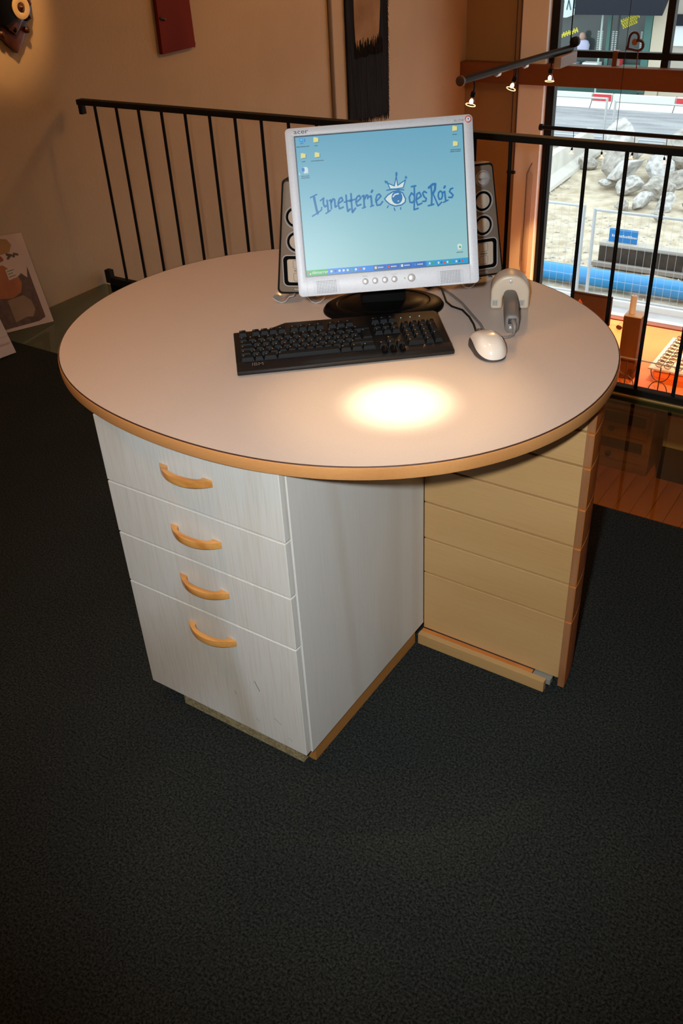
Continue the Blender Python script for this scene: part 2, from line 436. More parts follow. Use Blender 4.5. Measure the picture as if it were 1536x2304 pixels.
for (z0, z1), hz in zip(zz, (0.316, 0.449, 0.579, 0.724)):
    dx = random.uniform(-0.001, 0.001)
    d = MB().box(-0.231 + dx, 0.237 + dx, -0.0085, 0.0085, z0, z1).build('drawer', MT['ash'], cab, 0.0014)
    d.location = (0, -0.536, 0)
    h = bow_handle(d, hz); h.location = (0.006, -0.0085, 0)
    tag(h, 'curved oiled wood bow handle')
# scuffs on the bottom drawer and the side panel
scm = mat('scuff', (0.10, 0.085, 0.075), 0.8)
low_drawer = [c for c in cab.children if c.name.startswith('drawer')][0]
for p, w in (([(0.110, 0.222), (0.122, 0.196)], 0.0016), ([(0.045, 0.16), (0.049, 0.150)], 0.0008), ([(0.155, 0.13), (0.172, 0.118)], 0.0010), ([(0.19, 0.085), (0.20, 0.08)], 0.0008), ([(0.10, 0.10), (0.108, 0.094)], 0.0008)):
    MB().prism([(p[0][0] - w / 2, p[0][1]), (p[1][0] - w / 2, p[1][1]), (p[1][0] + w / 2, p[1][1]), (p[0][0] + w / 2, p[0][1])], -0.0088, -0.0084, 'y').build('scuff_mark', scm, low_drawer)

# --- curved birch cabinet
cc = thing('curved_cabinet', 'birch veneer cabinet with curved reddish drawer fronts', 'cabinet', (0, 0, 0))
t_in = math.asin((-0.013 + 0.03) / 0.63)
def curved(off0, off1, z0, z1, t0, t1, n=26):
    a = outline(off1, n, t0, t1); b = outline(off0, n, t0, t1)
    return MB().prism(a + b[::-1], z0, z1)
body = outline(-0.036, 26, t_in + 0.01, R(62))
MB().prism([(0.236, -0.003), (body[0][0], -0.003)] + body + [(0.236, body[-1][1])], 0.036, TB - 0.0006).build('carcass', MT['birch'], cc)
lev = [0.033, 0.220, 0.326, 0.432, 0.535, 0.638, 0.720, TB - 0.0006]
for k in range(7):
    z0, z1 = lev[k] + 0.0012, lev[k + 1] - 0.0034
    sb = MB().box(0.2405, 0.6135, -0.0150, -0.0050, z0, z1).build('side_board', MT['birch'], cc, 0.0014)
    zf = 0.010 if k == 0 else z0
    fr = curved(-0.034, -0.018, zf, z1, t_in - 0.0045, R(61)).build('drawer_front', MT['birch_front'], cc, 0.001, 1, smooth=35)
    MB().box(0.6145, 0.6298, -0.0172, -0.0142, zf + 0.001, z1 - 0.001).build('end_grain_strip', MT['birch_edge'], fr, 0.0005)
MB().box(0.240, 0.590, -0.046, -0.030, 0.0, 0.034).build('plinth_board', MT['birch'], cc, 0.001)
MB().box(0.240, 0.551, -0.030, -0.0155, 0.018, 0.032).build('plinth_ledge', MT['birch_front'], cc, 0.0008)
MB().box(0.553, 0.600, -0.029, -0.010, 0.014, 0.031).build('plinth_filler', mat('grey_felt', (0.22, 0.21, 0.17), 0.95, bump=0.5, bscale=80), cc, 0.001)
MB().prism([(0.26, 0.0), (0.55, 0.0), (0.52, 0.30), (0.26, 0.36)], 0.0, 0.034).build('base_block', MT['dark_grey'], cc)

# ================================================================ MONITOR
mon = thing('monitor', 'silver flat-panel computer monitor with light blue desktop picture', 'monitor', (0.042, 0.142, H), 0.635)
HD = Matrix.Translation((-0.0087, -0.160, 0.291)) @ Matrix.Rotation(-0.350, 4, 'X') @ Matrix.Rotation(-0.016, 4, 'Y')
def head(o):
    o.matrix_local = HD; return o
def rrect(x0, x1, z0, z1, r, n=5):
    pts = []
    for cx, cz, a0 in ((x1 - r, z1 - r, 0), (x0 + r, z1 - r, 90), (x0 + r, z0 + r, 180), (x1 - r, z0 + r, 270)):
        pts += [(cx + r * math.cos(R(a0 + 90 * k / n)), cz + r * math.sin(R(a0 + 90 * k / n))) for k in range(n + 1)]
    return pts
def frame_mesh(outer, inner, y0, y1):
    n = len(outer); m = MB()
    vs = [(p[0], y0, p[1]) for p in outer] + [(p[0], y0, p[1]) for p in inner] + [(p[0], y1, p[1]) for p in outer] + [(p[0], y1, p[1]) for p in inner]
    fs = []
    for i in range(n):
        j = (i + 1) % n
        fs += [(i, j, n + j, n + i), (2 * n + i, 3 * n + i, 3 * n + j, 2 * n + j), (i, 2 * n + i, 2 * n + j, j), (n + i, n + j, 3 * n + j, 3 * n + i)]
    return m.add(vs, fs)
bz = head(frame_mesh(rrect(-0.1885, 0.1895, -0.1765, 0.1525, 0.009), rrect(-0.1705, 0.1705, -0.1368, 0.1368, 0.0008), -0.004, 0.018).build('bezel', MT['silver'], mon, 0.0018, 2, smooth=35))
bh = head(MB().prism(rrect(-0.180, 0.181, -0.166, 0.144, 0.014), 0.0182, 0.034, 'y').build('back_housing', MT['silver_dark'], mon, 0.003, smooth=35))
head(MB().prism(rrect(-0.11, 0.11, -0.10, 0.09, 0.02), 0.0342, 0.062, 'y').build('rear_cover', MT['black_plastic'], mon, 0.006, smooth=35))
lcd = MB().box(-0.1705, 0.1705, 0.0, 0.010, -0.1368, 0.1368)
screen = head(lcd.build('screen', None, mon))
SC = 0.80
def emi(name, c, s=SC):
    return mat(name, (0.01, 0.01, 0.01), 0.35, emit=c, estr=s, spec=0.25)
# backlit desktop picture: pale at the bottom, stronger blue at the top
def lcd_mat():
    m = emi('lcd_desktop', (0.30, 0.62, 0.72))
    nt = m.node_tree; b = nt.nodes['Principled BSDF']
    tc = nt.nodes.new('ShaderNodeTexCoord'); se = nt.nodes.new('ShaderNodeSeparateXYZ'); cr = nt.nodes.new('ShaderNodeValToRGB'); mr = nt.nodes.new('ShaderNodeMapRange')
    nt.links.new(tc.outputs['Object'], se.inputs[0]); nt.links.new(se.outputs['Z'], mr.inputs['Value'])
    mr.inputs['From Min'].default_value = -0.137; mr.inputs['From Max'].default_value = 0.137
    nt.links.new(mr.outputs[0], cr.inputs['Fac'])
    cr.color_ramp.elements[0].color = (0.36, 0.66, 0.67, 1); cr.color_ramp.elements[1].color = (0.16, 0.44, 0.61, 1)
    e = cr.color_ramp.elements.new(0.55); e.color = (0.24, 0.54, 0.66, 1)
    nt.links.new(cr.outputs['Color'], b.inputs['Emission Color'])
    return m
screen.data.materials.append(lcd_mat())
E_blue = emi('lcd_ink_blue', (0.012, 0.185, 0.46)); E_white = emi('lcd_white', (0.72, 0.86, 0.82)); E_black = mat('lcd_black', (0.004, 0.004, 0.006), 0.4)
E_text = emi('lcd_label', (0.045, 0.10, 0.14)); E_yel = emi('lcd_folder', (0.85, 0.80, 0.30)); E_task = emi('lcd_taskbar', (0.005, 0.25, 0.86)); E_tray = emi('lcd_tray', (0.01, 0.38, 0.72))
E_green = emi('lcd_start', (0.02, 0.42, 0.06)); E_red = emi('lcd_red', (0.7, 0.05, 0.05)); E_icon = emi('lcd_icon_blue', (0.05, 0.25, 0.75)); E_task2 = emi('lcd_task_button', (0.02, 0.14, 0.55))
E_navy = emi('lcd_navy', (0.02, 0.10, 0.42))
frame_mesh(rrect(-0.1702, 0.1702, -0.1364, 0.1364, 0.0005), rrect(-0.1688, 0.1688, -0.1351, 0.1351, 0.0005), -0.0022, -0.0004).build('screen_border', E_black, screen)
# hand-drawn wordmark and emblem of the desktop picture, metres from the screen centre
STROKES= [(0.00217,[(-0.1479,0.0186),(-0.1346,0.0238)]),(0.00369,[(-0.1407,0.0201),(-0.1396,0.0107),(-0.1372,-0.0062),(-0.1356,-0.0131)]),(0.00217,[(-0.1469,-0.0176),(-0.1356,-0.012),(-0.1275,-0.007),(-0.1265,-0.0019)]),(0.00217,[(-0.1281,0.0112),(-0.1208,0.0161)]),(0.00282,[(-0.1213,0.0155),(-0.1226,0.0052),(-0.1201,-0.0013),(-0.1149,0.0014)]),(0.00282,[(-0.1146,0.0108),(-0.1139,-0.0018),(-0.1139,-0.0117)]),(0.00217,[(-0.1189,-0.0144),(-0.1089,-0.0089)]),(0.0026,[(-0.1099,0.01),(-0.1068,0.0112),(-0.1069,-0.0061)]),(0.00282,[(-0.1073,0.0044),(-0.1021,0.0129),(-0.099,0.0112),(-0.0989,-0.0034),(-0.0957,-0.0016)]),(0.0026,[(-0.0928,0.0024),(-0.0824,0.0083),(-0.0845,0.0143),(-0.0892,0.0119),(-0.0927,0.0032),(-0.0905,-0.0074),(-0.0825,-0.0047)]),(0.00282,[(-0.0751,0.0177),(-0.075,-0.0007),(-0.0739,-0.0138),(-0.0688,-0.0096)]),(0.00217,[(-0.08,0.0045),(-0.0634,0.0089)]),(0.00282,[(-0.0648,0.0198),(-0.0652,0.0006),(-0.0647,-0.0166),(-0.0578,-0.0088)]),(0.00217,[(-0.0692,0.0051),(-0.0558,0.0093)]),(0.0026,[(-0.0557,0.002),(-0.0454,0.0096),(-0.0484,0.0154),(-0.0534,0.0123),(-0.0562,0.0041),(-0.054,-0.0048),(-0.0462,-0.0025)]),(0.00282,[(-0.0425,0.0131),(-0.0391,0.0145),(-0.0397,-0.0087)]),(0.00217,[(-0.0435,-0.0099),(-0.037,-0.0079)]),(0.00282,[(-0.0386,0.0065),(-0.0337,0.0149),(-0.0305,0.0136),(-0.0315,0.0081)]),(0.00304,[(-0.0278,0.0109),(-0.0245,0.0125),(-0.0238,-0.0068)]),(0.00217,[(-0.027,-0.008),(-0.0203,-0.0062)]),(0.00347,[(-0.0229,0.0199),(-0.0209,0.0227)]),(0.0026,[(-0.0155,0.0005),(-0.0041,0.0105),(-0.0075,0.015),(-0.012,0.0132),(-0.0152,0.0051),(-0.0133,-0.0066),(-0.0067,-0.0061),(-0.0015,-0.0002)]),(0.0026,[(0.0649,0.0251),(0.0643,0.0052),(0.0619,-0.021),(0.0702,-0.0189)]),(0.0026,[(0.0591,0.0241),(0.068,0.0251)]),(0.0026,[(0.0637,0.007),(0.0585,0.012),(0.0534,0.004),(0.0544,-0.0056),(0.0592,-0.007),(0.0632,-0.0027)]),(0.0026,[(0.0679,-0.0018),(0.0781,0.0042),(0.0748,0.0118),(0.0693,0.0091),(0.0673,-0.0034),(0.0699,-0.0125),(0.0783,-0.0096)]),(0.0026,[(0.0892,0.0102),(0.0845,0.0131),(0.0812,0.0092),(0.084,0.0027),(0.0882,-0.0013),(0.0866,-0.0062),(0.0804,-0.0061)]),(0.00282,[(0.0993,0.021),(0.0997,0.0025),(0.0982,-0.0147)]),(0.0026,[(0.0915,-0.0155),(0.1027,-0.0134)]),(0.00369,[(0.0943,0.0193),(0.1028,0.0254),(0.1081,0.0256),(0.1067,0.0146),(0.1024,0.0076)]),(0.00239,[(0.1027,0.0065),(0.1083,-0.0077),(0.1118,-0.0171),(0.1192,-0.0107)]),(0.0026,[(0.1176,0.0112),(0.1139,0.0081),(0.1127,0.0015),(0.1146,-0.0046),(0.1191,-0.0043),(0.1218,0.0018),(0.121,0.0088),(0.1176,0.0112)]),(0.00282,[(0.1229,0.0076),(0.1264,0.0095),(0.1277,-0.0092)]),(0.00217,[(0.1228,-0.0114),(0.1327,-0.0075)]),(0.00326,[(0.1258,0.0169),(0.1277,0.0197)]),(0.0026,[(0.1432,0.0147),(0.1387,0.0136),(0.1363,0.0085),(0.1406,0.0046),(0.1433,0.0012),(0.1405,-0.0032),(0.1343,-0.0023)]),(0.00239,[(0.0028,0.0048),(0.0098,0.0116),(0.0211,0.0174),(0.0321,0.0182),(0.0405,0.0134),(0.0456,0.0014),(0.0445,-0.0048),(0.037,-0.0095),(0.0237,-0.011),(0.013,-0.0066),(0.0058,0.0003),(0.0028,0.0048)]),(0.00217,[(0.0097,-0.0095),(0.0071,-0.0128)]),(0.00239,[(0.0213,-0.015),(0.0225,-0.0193)]),(0.00217,[(0.0345,-0.0144),(0.0343,-0.0182)]),(0.00195,[(0.0112,0.0344),(0.0244,0.0282),(0.0294,0.0459),(0.0312,0.0287),(0.0477,0.0379),(0.0422,0.0233),(0.0279,0.0223),(0.0153,0.0226),(0.0112,0.0344)]),(0.00217,[(0.0082,0.0209),(0.0213,0.022),(0.0431,0.019)]),(0.0026,[(0.0063,0.0389),(0.0074,0.0355)]),(0.0026,[(0.0097,0.0378),(0.0106,0.0344)]),(0.00369,[(0.0302,0.0527),(0.0299,0.0479)]),(0.00152,[(0.049,0.0453),(0.0471,0.0425),(0.0487,0.0403),(0.051,0.0422),(0.049,0.0453)])]
FILL= {'eye':[(0.0028,0.0048),(0.0098,0.0116),(0.0211,0.0174),(0.0321,0.0182),(0.0405,0.0134),(0.0456,0.0014),(0.0445,-0.0048),(0.037,-0.0095),(0.0237,-0.011),(0.013,-0.0066),(0.0058,0.0003)],'crown':[(0.0112,0.0344),(0.0244,0.0282),(0.0294,0.0459),(0.0312,0.0287),(0.0477,0.0379),(0.0422,0.0233),(0.0279,0.0223),(0.0153,0.0226)],'iris':(0.0284,0.0055),'irisr':0.011200000000000002,'hl':[(0.0205,0.0076),(0.0247,0.0119),(0.0317,0.0126)],'hd':(0.0302,-0.0016)}
em = MB()
LET = [3, 4, 2, 1, 2, 2, 1, 3, 3, 1, 3, 1, 1, 4, 1, 3, 1]      # strokes of each letter
k0 = 0
for nl in LET:
    lm_ = MB()
    for w, pl in STROKES[k0:k0 + nl]: lm_.stroke(pl, w * 1.32, -0.0012)
    lm_.build('letter', E_blue, screen); k0 += nl
for w, pl in STROKES[k0:]: em.stroke(pl, w * 1.1, -0.0016)
em.build('emblem_outline', E_blue, screen)
fm = MB().flat(FILL['eye'], -0.0010).flat(FILL['crown'], -0.0010); fm.build('emblem_fill', E_white, screen)
ix, iz = FILL['iris']
MB().flat([(ix + 0.0112 * math.cos(2 * math.pi * k / 24), iz + 0.0128 * math.sin(2 * math.pi * k / 24)) for k in range(24)], -0.0013).build('emblem_iris', E_blue, screen)
MB().stroke(FILL['hl'], 0.0024, -0.00145).stroke([FILL['hd'], (FILL['hd'][0] + 0.001, FILL['hd'][1])], 0.0022, -0.00145).build('emblem_highlight', E_white, screen)
# desktop icons with their captions
def caption(m, x, z, w, rows=1):
    r = random.Random(int((x + z) * 10000))
    for k in range(rows):
        zz_ = z - 0.0034 * k; t = -w / 2
        while t < w / 2 - 0.0008:
            m.flat([(x + t, zz_ - r.uniform(0.0003, 0.0012)), (x + t + 0.0011, zz_ - r.uniform(0.0003, 0.001)), (x + t + 0.0011, zz_ + 0.0011), (x + t, zz_ + r.uniform(0.0004, 0.0013))], -0.0011)
            t += 0.00155
    return m
def icon(kind, x, z, w, rows=1):
    y = -0.0010
    if kind == 'folder':
        o = MB().flat([(x - 0.005, z - 0.0048), (x + 0.0048, z - 0.0040), (x + 0.0048, z + 0.0036), (x + 0.001, z + 0.0036), (x, z + 0.005), (x - 0.0045, z + 0.0045)], y).build('folder_icon', E_yel, screen)
        sh = MB().flat([(x - 0.0048, z - 0.006), (x + 0.0062, z - 0.005), (x + 0.0062, z + 0.002), (x + 0.005, z + 0.002)], y + 0.0003)
    elif kind == 'computer':
        o = MB().flat([(x - 0.006, z - 0.001), (x + 0.001, z - 0.003), (x + 0.002, z + 0.0045), (x - 0.006, z + 0.0045)], y).flat([(x + 0.003, z - 0.0035), (x + 0.006, z - 0.002), (x + 0.006, z + 0.0045), (x + 0.004, z + 0.003)], y).flat([(x - 0.005, z - 0.0062), (x + 0.003, z - 0.0055), (x + 0.001, z - 0.004), (x - 0.004, z - 0.0035)], y).build('computer_icon', E_icon, screen)
        sh = MB().flat([(x - 0.005, z + 0.0005), (x, z - 0.001), (x + 0.001, z + 0.0035), (x - 0.005, z + 0.0035)], y - 0.0002)
    elif kind == 'document':
        o = MB().flat([(x - 0.002, z - 0.0062), (x + 0.0065, z - 0.0058), (x + 0.0065, z + 0.003), (x + 0.004, z + 0.006), (x - 0.002, z + 0.006)], y).build('document_icon', E_white, screen)
        sh = MB().flat([(x - 0.006, z - 0.002), (x - 0.0005, z - 0.002), (x - 0.0005, z + 0.0045), (x - 0.006, z + 0.0045)], y - 0.0002)
    else:
        o = MB().flat([(x - 0.004, z - 0.006), (x + 0.003, z - 0.006), (x + 0.0048, z + 0.003), (x, z + 0.006), (x - 0.005, z + 0.004)], y).build('bin_icon', E_white, screen)
        sh = MB().flat([(x - 0.001, z - 0.003), (x + 0.0025, z - 0.003), (x + 0.002, z + 0.001), (x - 0.001, z + 0.001)], y - 0.0002)
    sm = {'folder': emi('lcd_shade', (0.12, 0.26, 0.30)), 'computer': emi('lcd_cyan', (0.08, 0.62, 0.80)), 'document': E_icon, 'bin': E_green}[kind]
    sh.build('icon_detail', sm, screen)
    caption(MB(), x, z - 0.0115, w, rows).build('icon_caption', E_text, screen)
icon('computer', -0.1545, 0.128, 0.026); icon('folder', -0.1274, 0.1278, 0.006)
icon('folder', -0.1554, 0.0997, 0.008); icon('folder', -0.1273, 0.0994, 0.027)
icon('document', -0.1545, 0.0719, 0.017, 2)
icon('folder', 0.1529, 0.1284, 0.010); icon('folder', 0.1527, 0.0996, 0.022, 2); icon('bin', 0.1521, -0.1005, 0.014)
MB().flat([(-0.1666, 0.0690), (-0.1640, 0.0640), (-0.1652, 0.0642), (-0.1666, 0.0632)], -0.0011).build('cursor', E_white, screen)
# task bar
MB().flat([(-0.1688, -0.1350), (0.1688, -0.1350), (0.1688, -0.1238), (-0.1688, -0.1238)], -0.0008).build('taskbar', E_task, screen)
MB().flat([(0.082, -0.1350), (0.1688, -0.1350), (0.1688, -0.1238), (0.082, -0.1238)], -0.0010).build('tray', E_tray, screen)
MB().flat([(-0.1688, -0.1350), (-0.1262, -0.1350), (-0.1242, -0.13), (-0.1252, -0.1238), (-0.1688, -0.1238)], -0.0010).build('start_button', E_green, screen)
text('start_lettering', 'démarrer', 0.0088, E_white, screen, (-0.1575, -0.0013, -0.1318))
fl = [(-0.1655, -0.1288, E_red), (-0.1625, -0.1285, E_green), (-0.1652, -0.1318, E_icon), (-0.1622, -0.1315, E_yel)]
for x, z, m_ in fl: MB().flat([(x, z - 0.0012), (x + 0.0026, z - 0.001), (x + 0.0026, z + 0.0016), (x, z + 0.0013)], -0.0013).build('flag_square', m_, screen)
for k, m_ in enumerate((E_yel, E_navy, E_white, E_white, E_yel, E_green, E_white, E_red, E_white)):
    x = -0.117 + 0.0085 * k
    MB().flat([(x - 0.0022, -0.1318), (x + 0.002, -0.1310), (x + 0.0022, -0.1275), (x - 0.002, -0.1268)], -0.0011).build('launch_icon', m_, screen)
for k, m_ in enumerate((E_yel, E_red, E_white, E_icon)):
    x0 = -0.029 + 0.0275 * k
    MB().flat([(x0, -0.1345), (x0 + 0.0262, -0.1345), (x0 + 0.0262, -0.1243), (x0, -0.1243)], -0.0010).build('task_button', E_task2, screen)
    MB().flat([(x0 + 0.002, -0.1318), (x0 + 0.0065, -0.1318), (x0 + 0.0065, -0.1268), (x0 + 0.002, -0.1268)], -0.0013).build('task_icon', m_, screen)
    cm = MB()
    for q in range(4): cm.flat([(x0 + 0.009 + q * 0.003, -0.1306), (x0 + 0.011 + q * 0.003, -0.1306), (x0 + 0.011 + q * 0.003, -0.1283), (x0 + 0.009 + q * 0.003, -0.1280)], -0.0013)
    cm.build('task_caption', E_white, screen)
for k in range(12):
    x = 0.088 + 0.0062 * k
    MB().flat([(x - 0.0016, -0.1315), (x + 0.0016, -0.1315), (x + 0.0014, -0.1272), (x - 0.0016, -0.1276)], -0.0012).build('tray_icon', (E_white, E_green, E_icon, E_white, E_navy, E_red)[k % 6], screen)
# bezel details
text('brand_lettering', 'acer', 0.0125, MT['print_dark'], bz, (-0.171, -0.0046, 0.1405), sx=1.35)
text('model_lettering', 'AL1714', 0.0062, MT['print_grey'], bz, (0.151, -0.0046, 0.1400))
bd = MB().lathe([(0.0068, 0.0), (0.0068, -0.0012), (0.0058, -0.0016)], (0.1800, -0.004, 0.1432), 24, 'y').build('badge', mat('badge_red', (0.55, 0.10, 0.08), 0.4), bz, smooth=40)
MB().lathe([(0.0045, -0.0016), (0.0045, -0.0021)], (0.1800, -0.004, 0.1432), 20, 'y').build('badge_centre', MT['white'], bz)
MB().prism([(0.1785, 0.1450), (0.1800, 0.1405), (0.1815, 0.1450)], -0.0066, -0.0060, 'y').build('badge_mark', E_navy, bz)
btn = None
for x, r_ in ((-0.0481, 0.0052), (-0.0277, 0.0052), (-0.0072, 0.0052), (0.0124, 0.0052), (0.0481, 0.0066)):
    b_ = MB().lathe([(r_, 0.0), (r_, -0.0022), (r_ * 0.82, -0.0034), (r_ * 0.5, -0.0038)], (x, -0.004, -0.1552), 20, 'y').build('button', MT['chrome'], bz, smooth=30)
    MB().lathe([(r_ * 1.25, -0.00015), (r_ * 1.18, -0.0007)], (x, -0.004, -0.1552), 20, 'y').build('button_ring', MT['silver_dark'], bz)
MB().lathe([(0.0018, 0.0), (0.0014, -0.0008)], (0.034, -0.004, -0.1551), 10, 'y').build('power_light', mat('led_green', (0.05, 0.12, 0.02), 0.4, emit=(0.25, 0.5, 0.05), estr=0.6), bz)
for k, s_ in enumerate(('MENU', '<', '>', 'AUTO')):
    text('button_caption', s_, 0.0042, MT['silver_dark'], bz, (-0.0481 + 0.0203 * k, -0.0046, -0.1462), align='CENTER')
for gx0 in (-0.1554, 0.1035):
    m = MB()
    for i in range(17):
        for j in range(9):
            if i in (0, 1, 15, 16) and False: continue
            r_ = 0.00095 if 2 <= i <= 14 else 0.0005
            cx = gx0 + i * 0.00325; cz = -0.1478 - j * 0.0029
            m.flat([(cx + r_ * math.cos(q * math.pi / 3), cz + r_ * math.sin(q * math.pi / 3)) for q in range(6)], -0.00415)
    m.build('speaker_grille', MT['print_dark'], bz)
MB().box(-0.1700, -0.1694, -0.00425, -0.0040, -0.1750, -0.1372).build('bezel_seam', MT['silver_dark'], bz)
MB().box(0.1704, 0.1710, -0.00425, -0.0040, -0.1750, -0.1372).build('bezel_seam', MT['silver_dark'], bz)
# stand
neck = MB()
neck.prism([(-0.014, 0.014), (0.045, 0.014), (0.040, 0.10), (0.010, 0.22), (-0.040, 0.265), (-0.075, 0.225), (-0.045, 0.18), (-0.022, 0.10)], -0.052, 0.052, 'x')
neck.build('neck', MT['black_plastic'], mon, 0.006, smooth=35)
MB().lathe([(1.0, 0.0), (1.0, 0.004), (0.97, 0.010), (0.90, 0.0145), (0.78, 0.0165), (0.76, 0.0150), (0.70, 0.0155), (0.66, 0.0185), (0.40, 0.0215), (0.05, 0.022)], (0, 0, 0), 56, 'z', 0.143, 0.098).build('base', MT['gloss_black'], mon, smooth=30)
MB().tube([(0.03, 0.05, 0.16), (0.05, 0.07, 0.08), (0.09, 0.085, 0.02), (0.12, 0.10, 0.004), (0.17, 0.15, 0.004), (0.2, 0.22, 0.004)], 0.003, 8).build('cable', MT['black_plastic'], mon, smooth=60)

# ================================================================ KEYBOARD
kb = thing('keyboard', 'black computer keyboard with lettered palm strip in front of the monitor', 'keyboard', (-0.030, -0.320, H), R(41.1))
SL = 0.105
def kz(y): return 0.0125 + SL * y
KW = 0.457
out = [(0.0, 0.0), (KW, 0.0), (KW, 0.172), (KW - 0.006, 0.180), (KW - 0.03, 0.1815), (0.116, 0.190), (0.076, 0.168), (0.0, 0.166)]
n = len(out)
m = MB().add([(x, y, 0.003) for x, y in out] + [(x, y, kz(y)) for x, y in out], [tuple(range(n - 1, -1, -1)), tuple(range(n, 2 * n))] + [(i, (i + 1) % n, n + (i + 1) % n, n + i) for i in range(n)])
m.build('case', MT['black_plastic'], kb, 0.002, 2, smooth=35)
for x in (0.03, KW - 0.05):
    MB().box(x, x + 0.02, 0.14, 0.155, 0.0, 0.006).build('foot', MT['dark_grey'], kb)
    MB().box(x, x + 0.02, 0.012, 0.022, 0.0, 0.004).build('foot', MT['dark_grey'], kb)
# palm strip
m = MB().add([(0.001, -0.001, 0.0115), (KW - 0.001, -0.001, 0.0115), (KW - 0.001, 0.030, kz(0.030) + 0.0035), (0.001, 0.030, kz(0.030) + 0.0035),
              (0.001, -0.001, 0.0055), (KW - 0.001, -0.001, 0.0055), (KW - 0.001, 0.030, kz(0.030) - 0.003), (0.001, 0.030, kz(0.030) - 0.003)],
             [(0, 1, 2, 3), (7, 6, 5, 4), (0, 4, 5, 1), (1, 5, 6, 2), (2, 6, 7, 3), (3, 7, 4, 0)])
m.build('palm_strip', mat('satin_black', (0.008, 0.008, 0.009), 0.28), kb, 0.0012, 2, smooth=35)
text('brand_lettering', 'IBM', 0.0145, mat('faded_print', (0.13, 0.10, 0.085), 0.6), kb, (0.0315, 0.0085, kz(0.0085) + 0.0055), rot=(R(11), 0, 0), sx=1.1)
key_me = {}
LEG = mat('key_legend', (0.42, 0.26, 0.14), 0.6)
leg_me = {}
def key(x, y, w=0.0178, d=0.0172, hgt=0.0082, mat_=None):
    kk = (round(w, 4), round(d, 4))
    z = kz(y + d / 2)
    if kk not in key_me:
        t = 0.0026; mm = MB()
        b0 = [(0, 0, 0), (w, 0, 0), (w, d, 0), (0, d, 0)]
        zt0, zt1 = hgt, hgt
        b1 = [(t, t * 1.1, zt0), (w - t, t * 1.1, zt0), (w - t, d - t * 0.6, zt1), (t, d - t * 0.6, zt1)]
        b2 = [(w / 2, d * 0.53, hgt - 0.0009)]
        mm.add(b0 + b1 + b2, [(0, 1, 5, 4), (1, 2, 6, 5), (2, 3, 7, 6), (3, 0, 4, 7), (4, 5, 8), (5, 6, 8), (6, 7, 8), (7, 4, 8)])
        o = mm.build('key', MT['key'], kb)
        key_me[kk] = o.data
        l = MB().add([(t + 0.0016, d - 0.0058, hgt + 0.0001), (t + 0.0042, d - 0.0058, hgt + 0.0001), (t + 0.0042, d - 0.0036, hgt + 0.0001), (t + 0.0016, d - 0.0036, hgt + 0.0001)], [(0, 1, 2, 3)]).build('key_legend', LEG, o)
        leg_me[kk] = l.data
    else:
        o = new_obj('key', key_me[kk], kb)
        l = new_obj('key_legend', leg_me[kk], o)
    o.location = (x, y, z); o.rotation_euler = (math.atan(SL), 0, 0)
    return o
U = 0.01905; G = U - 0.0178
def row(y, widths, x0=0.0115):
    x = x0
    for w in widths:
        if w > 0: key(x, y, w * U - G)
        x += abs(w) * U
Y0 = 0.0345
row(Y0, [1.5, 1.0, 1.5, 7.0, 1.25, 1.25, 1.5])
row(Y0 + U, [1.25] + [1] * 11 + [2.75])
row(Y0 + 2 * U, [1.75] + [1] * 12)
row(Y0 + 3 * U, [1.5] + [1] * 12)
row(Y0 + 4 * U, [1] * 13 + [2])
row(Y0 + 5.55 * U, [1, -0.5, 1, 1, 1, 1, -0.4, 1, 1, 1, 1, -0.4, 1, 1, 1])
ent = key(0.0115 + 13.75 * U, Y0 + 2 * U, 1.25 * U - G, 2 * U - G)
xn = 0.0115 + 15 * U + 0.006
for j in (4, 3): row(Y0 + j * U, [1, 1, 1], xn)
row(Y0 + U, [-1, 1], xn); row(Y0, [1, 1, 1], xn); row(Y0 + 5.55 * U, [1, 1, 1], xn)
xp = xn + 3 * U + 0.005
row(Y0 + 4 * U, [1, 1, 1, 1], xp); row(Y0 + 3 * U, [1, 1, 1], xp); row(Y0 + 2 * U, [1, 1, 1], xp); row(Y0 + U, [1, 1, 1], xp); row(Y0, [2, 1], xp)
key(xp + 3 * U, Y0 + 2 * U, U - G, 2 * U - G); key(xp + 3 * U, Y0, U - G, 2 * U - G)
for k in range(3):
    x = xn + 0.0085 + k * U
    MB().tube([(x, 0.012, kz(0.012) + 0.004), (x, 0.030, kz(0.03) + 0.005)], 0.0058, 12).build('scroll_button', MT['gloss_black'], kb, 0.001, 1, smooth=40)
for k in range(3):
    x = xp + 0.006 + k * 0.021
    MB().box(x, x + 0.0022, 0.158, 0.1602, kz(0.158), kz(0.158) + 0.001).build('indicator_light', mat('led', (0.2, 0.4, 0.4), 0.4, emit=(0.3, 0.8, 0.8), estr=0.5), kb)

# ================================================================ MOUSE
ms = thing('computer_mouse', 'ivory computer mouse with dark grey sides beside the keyboard', 'mouse', (0.3645, 0.030, H), R(45.8))
ms.scale = (1.12, 1.1, 1.1)
def mouse_pt(a, s, grow=0.0):
    # a: angle round, s: 0 (table) .. 1 (top)
    ca, sa = math.cos(a), math.sin(a)
    ex = 0.0305 + grow; ey = 0.055 + grow
    waist = 1 - 0.10 * math.exp(-((sa - 0.15) / 0.35) ** 2)
    k = math.cos(s * math.pi / 2) ** 0.55 if s < 1 else 0.0
    x = ex * math.copysign(abs(ca) ** 0.85, ca) * k * waist
    y = ey * math.copysign(abs(sa) ** 0.85, sa) * k
    hgt = (0.036 - 0.010 * ((y + 0.012) / 0.055) ** 2 * (1 if y > -0.012 else 0.7)) + grow
    z = 0.002 + hgt * math.sin(s * math.pi / 2) ** 0.9
    return (x, y, z)
NA = 40
low_s = [0.0, 0.12, 0.25, 0.4, 0.55, 0.75, 0.9]
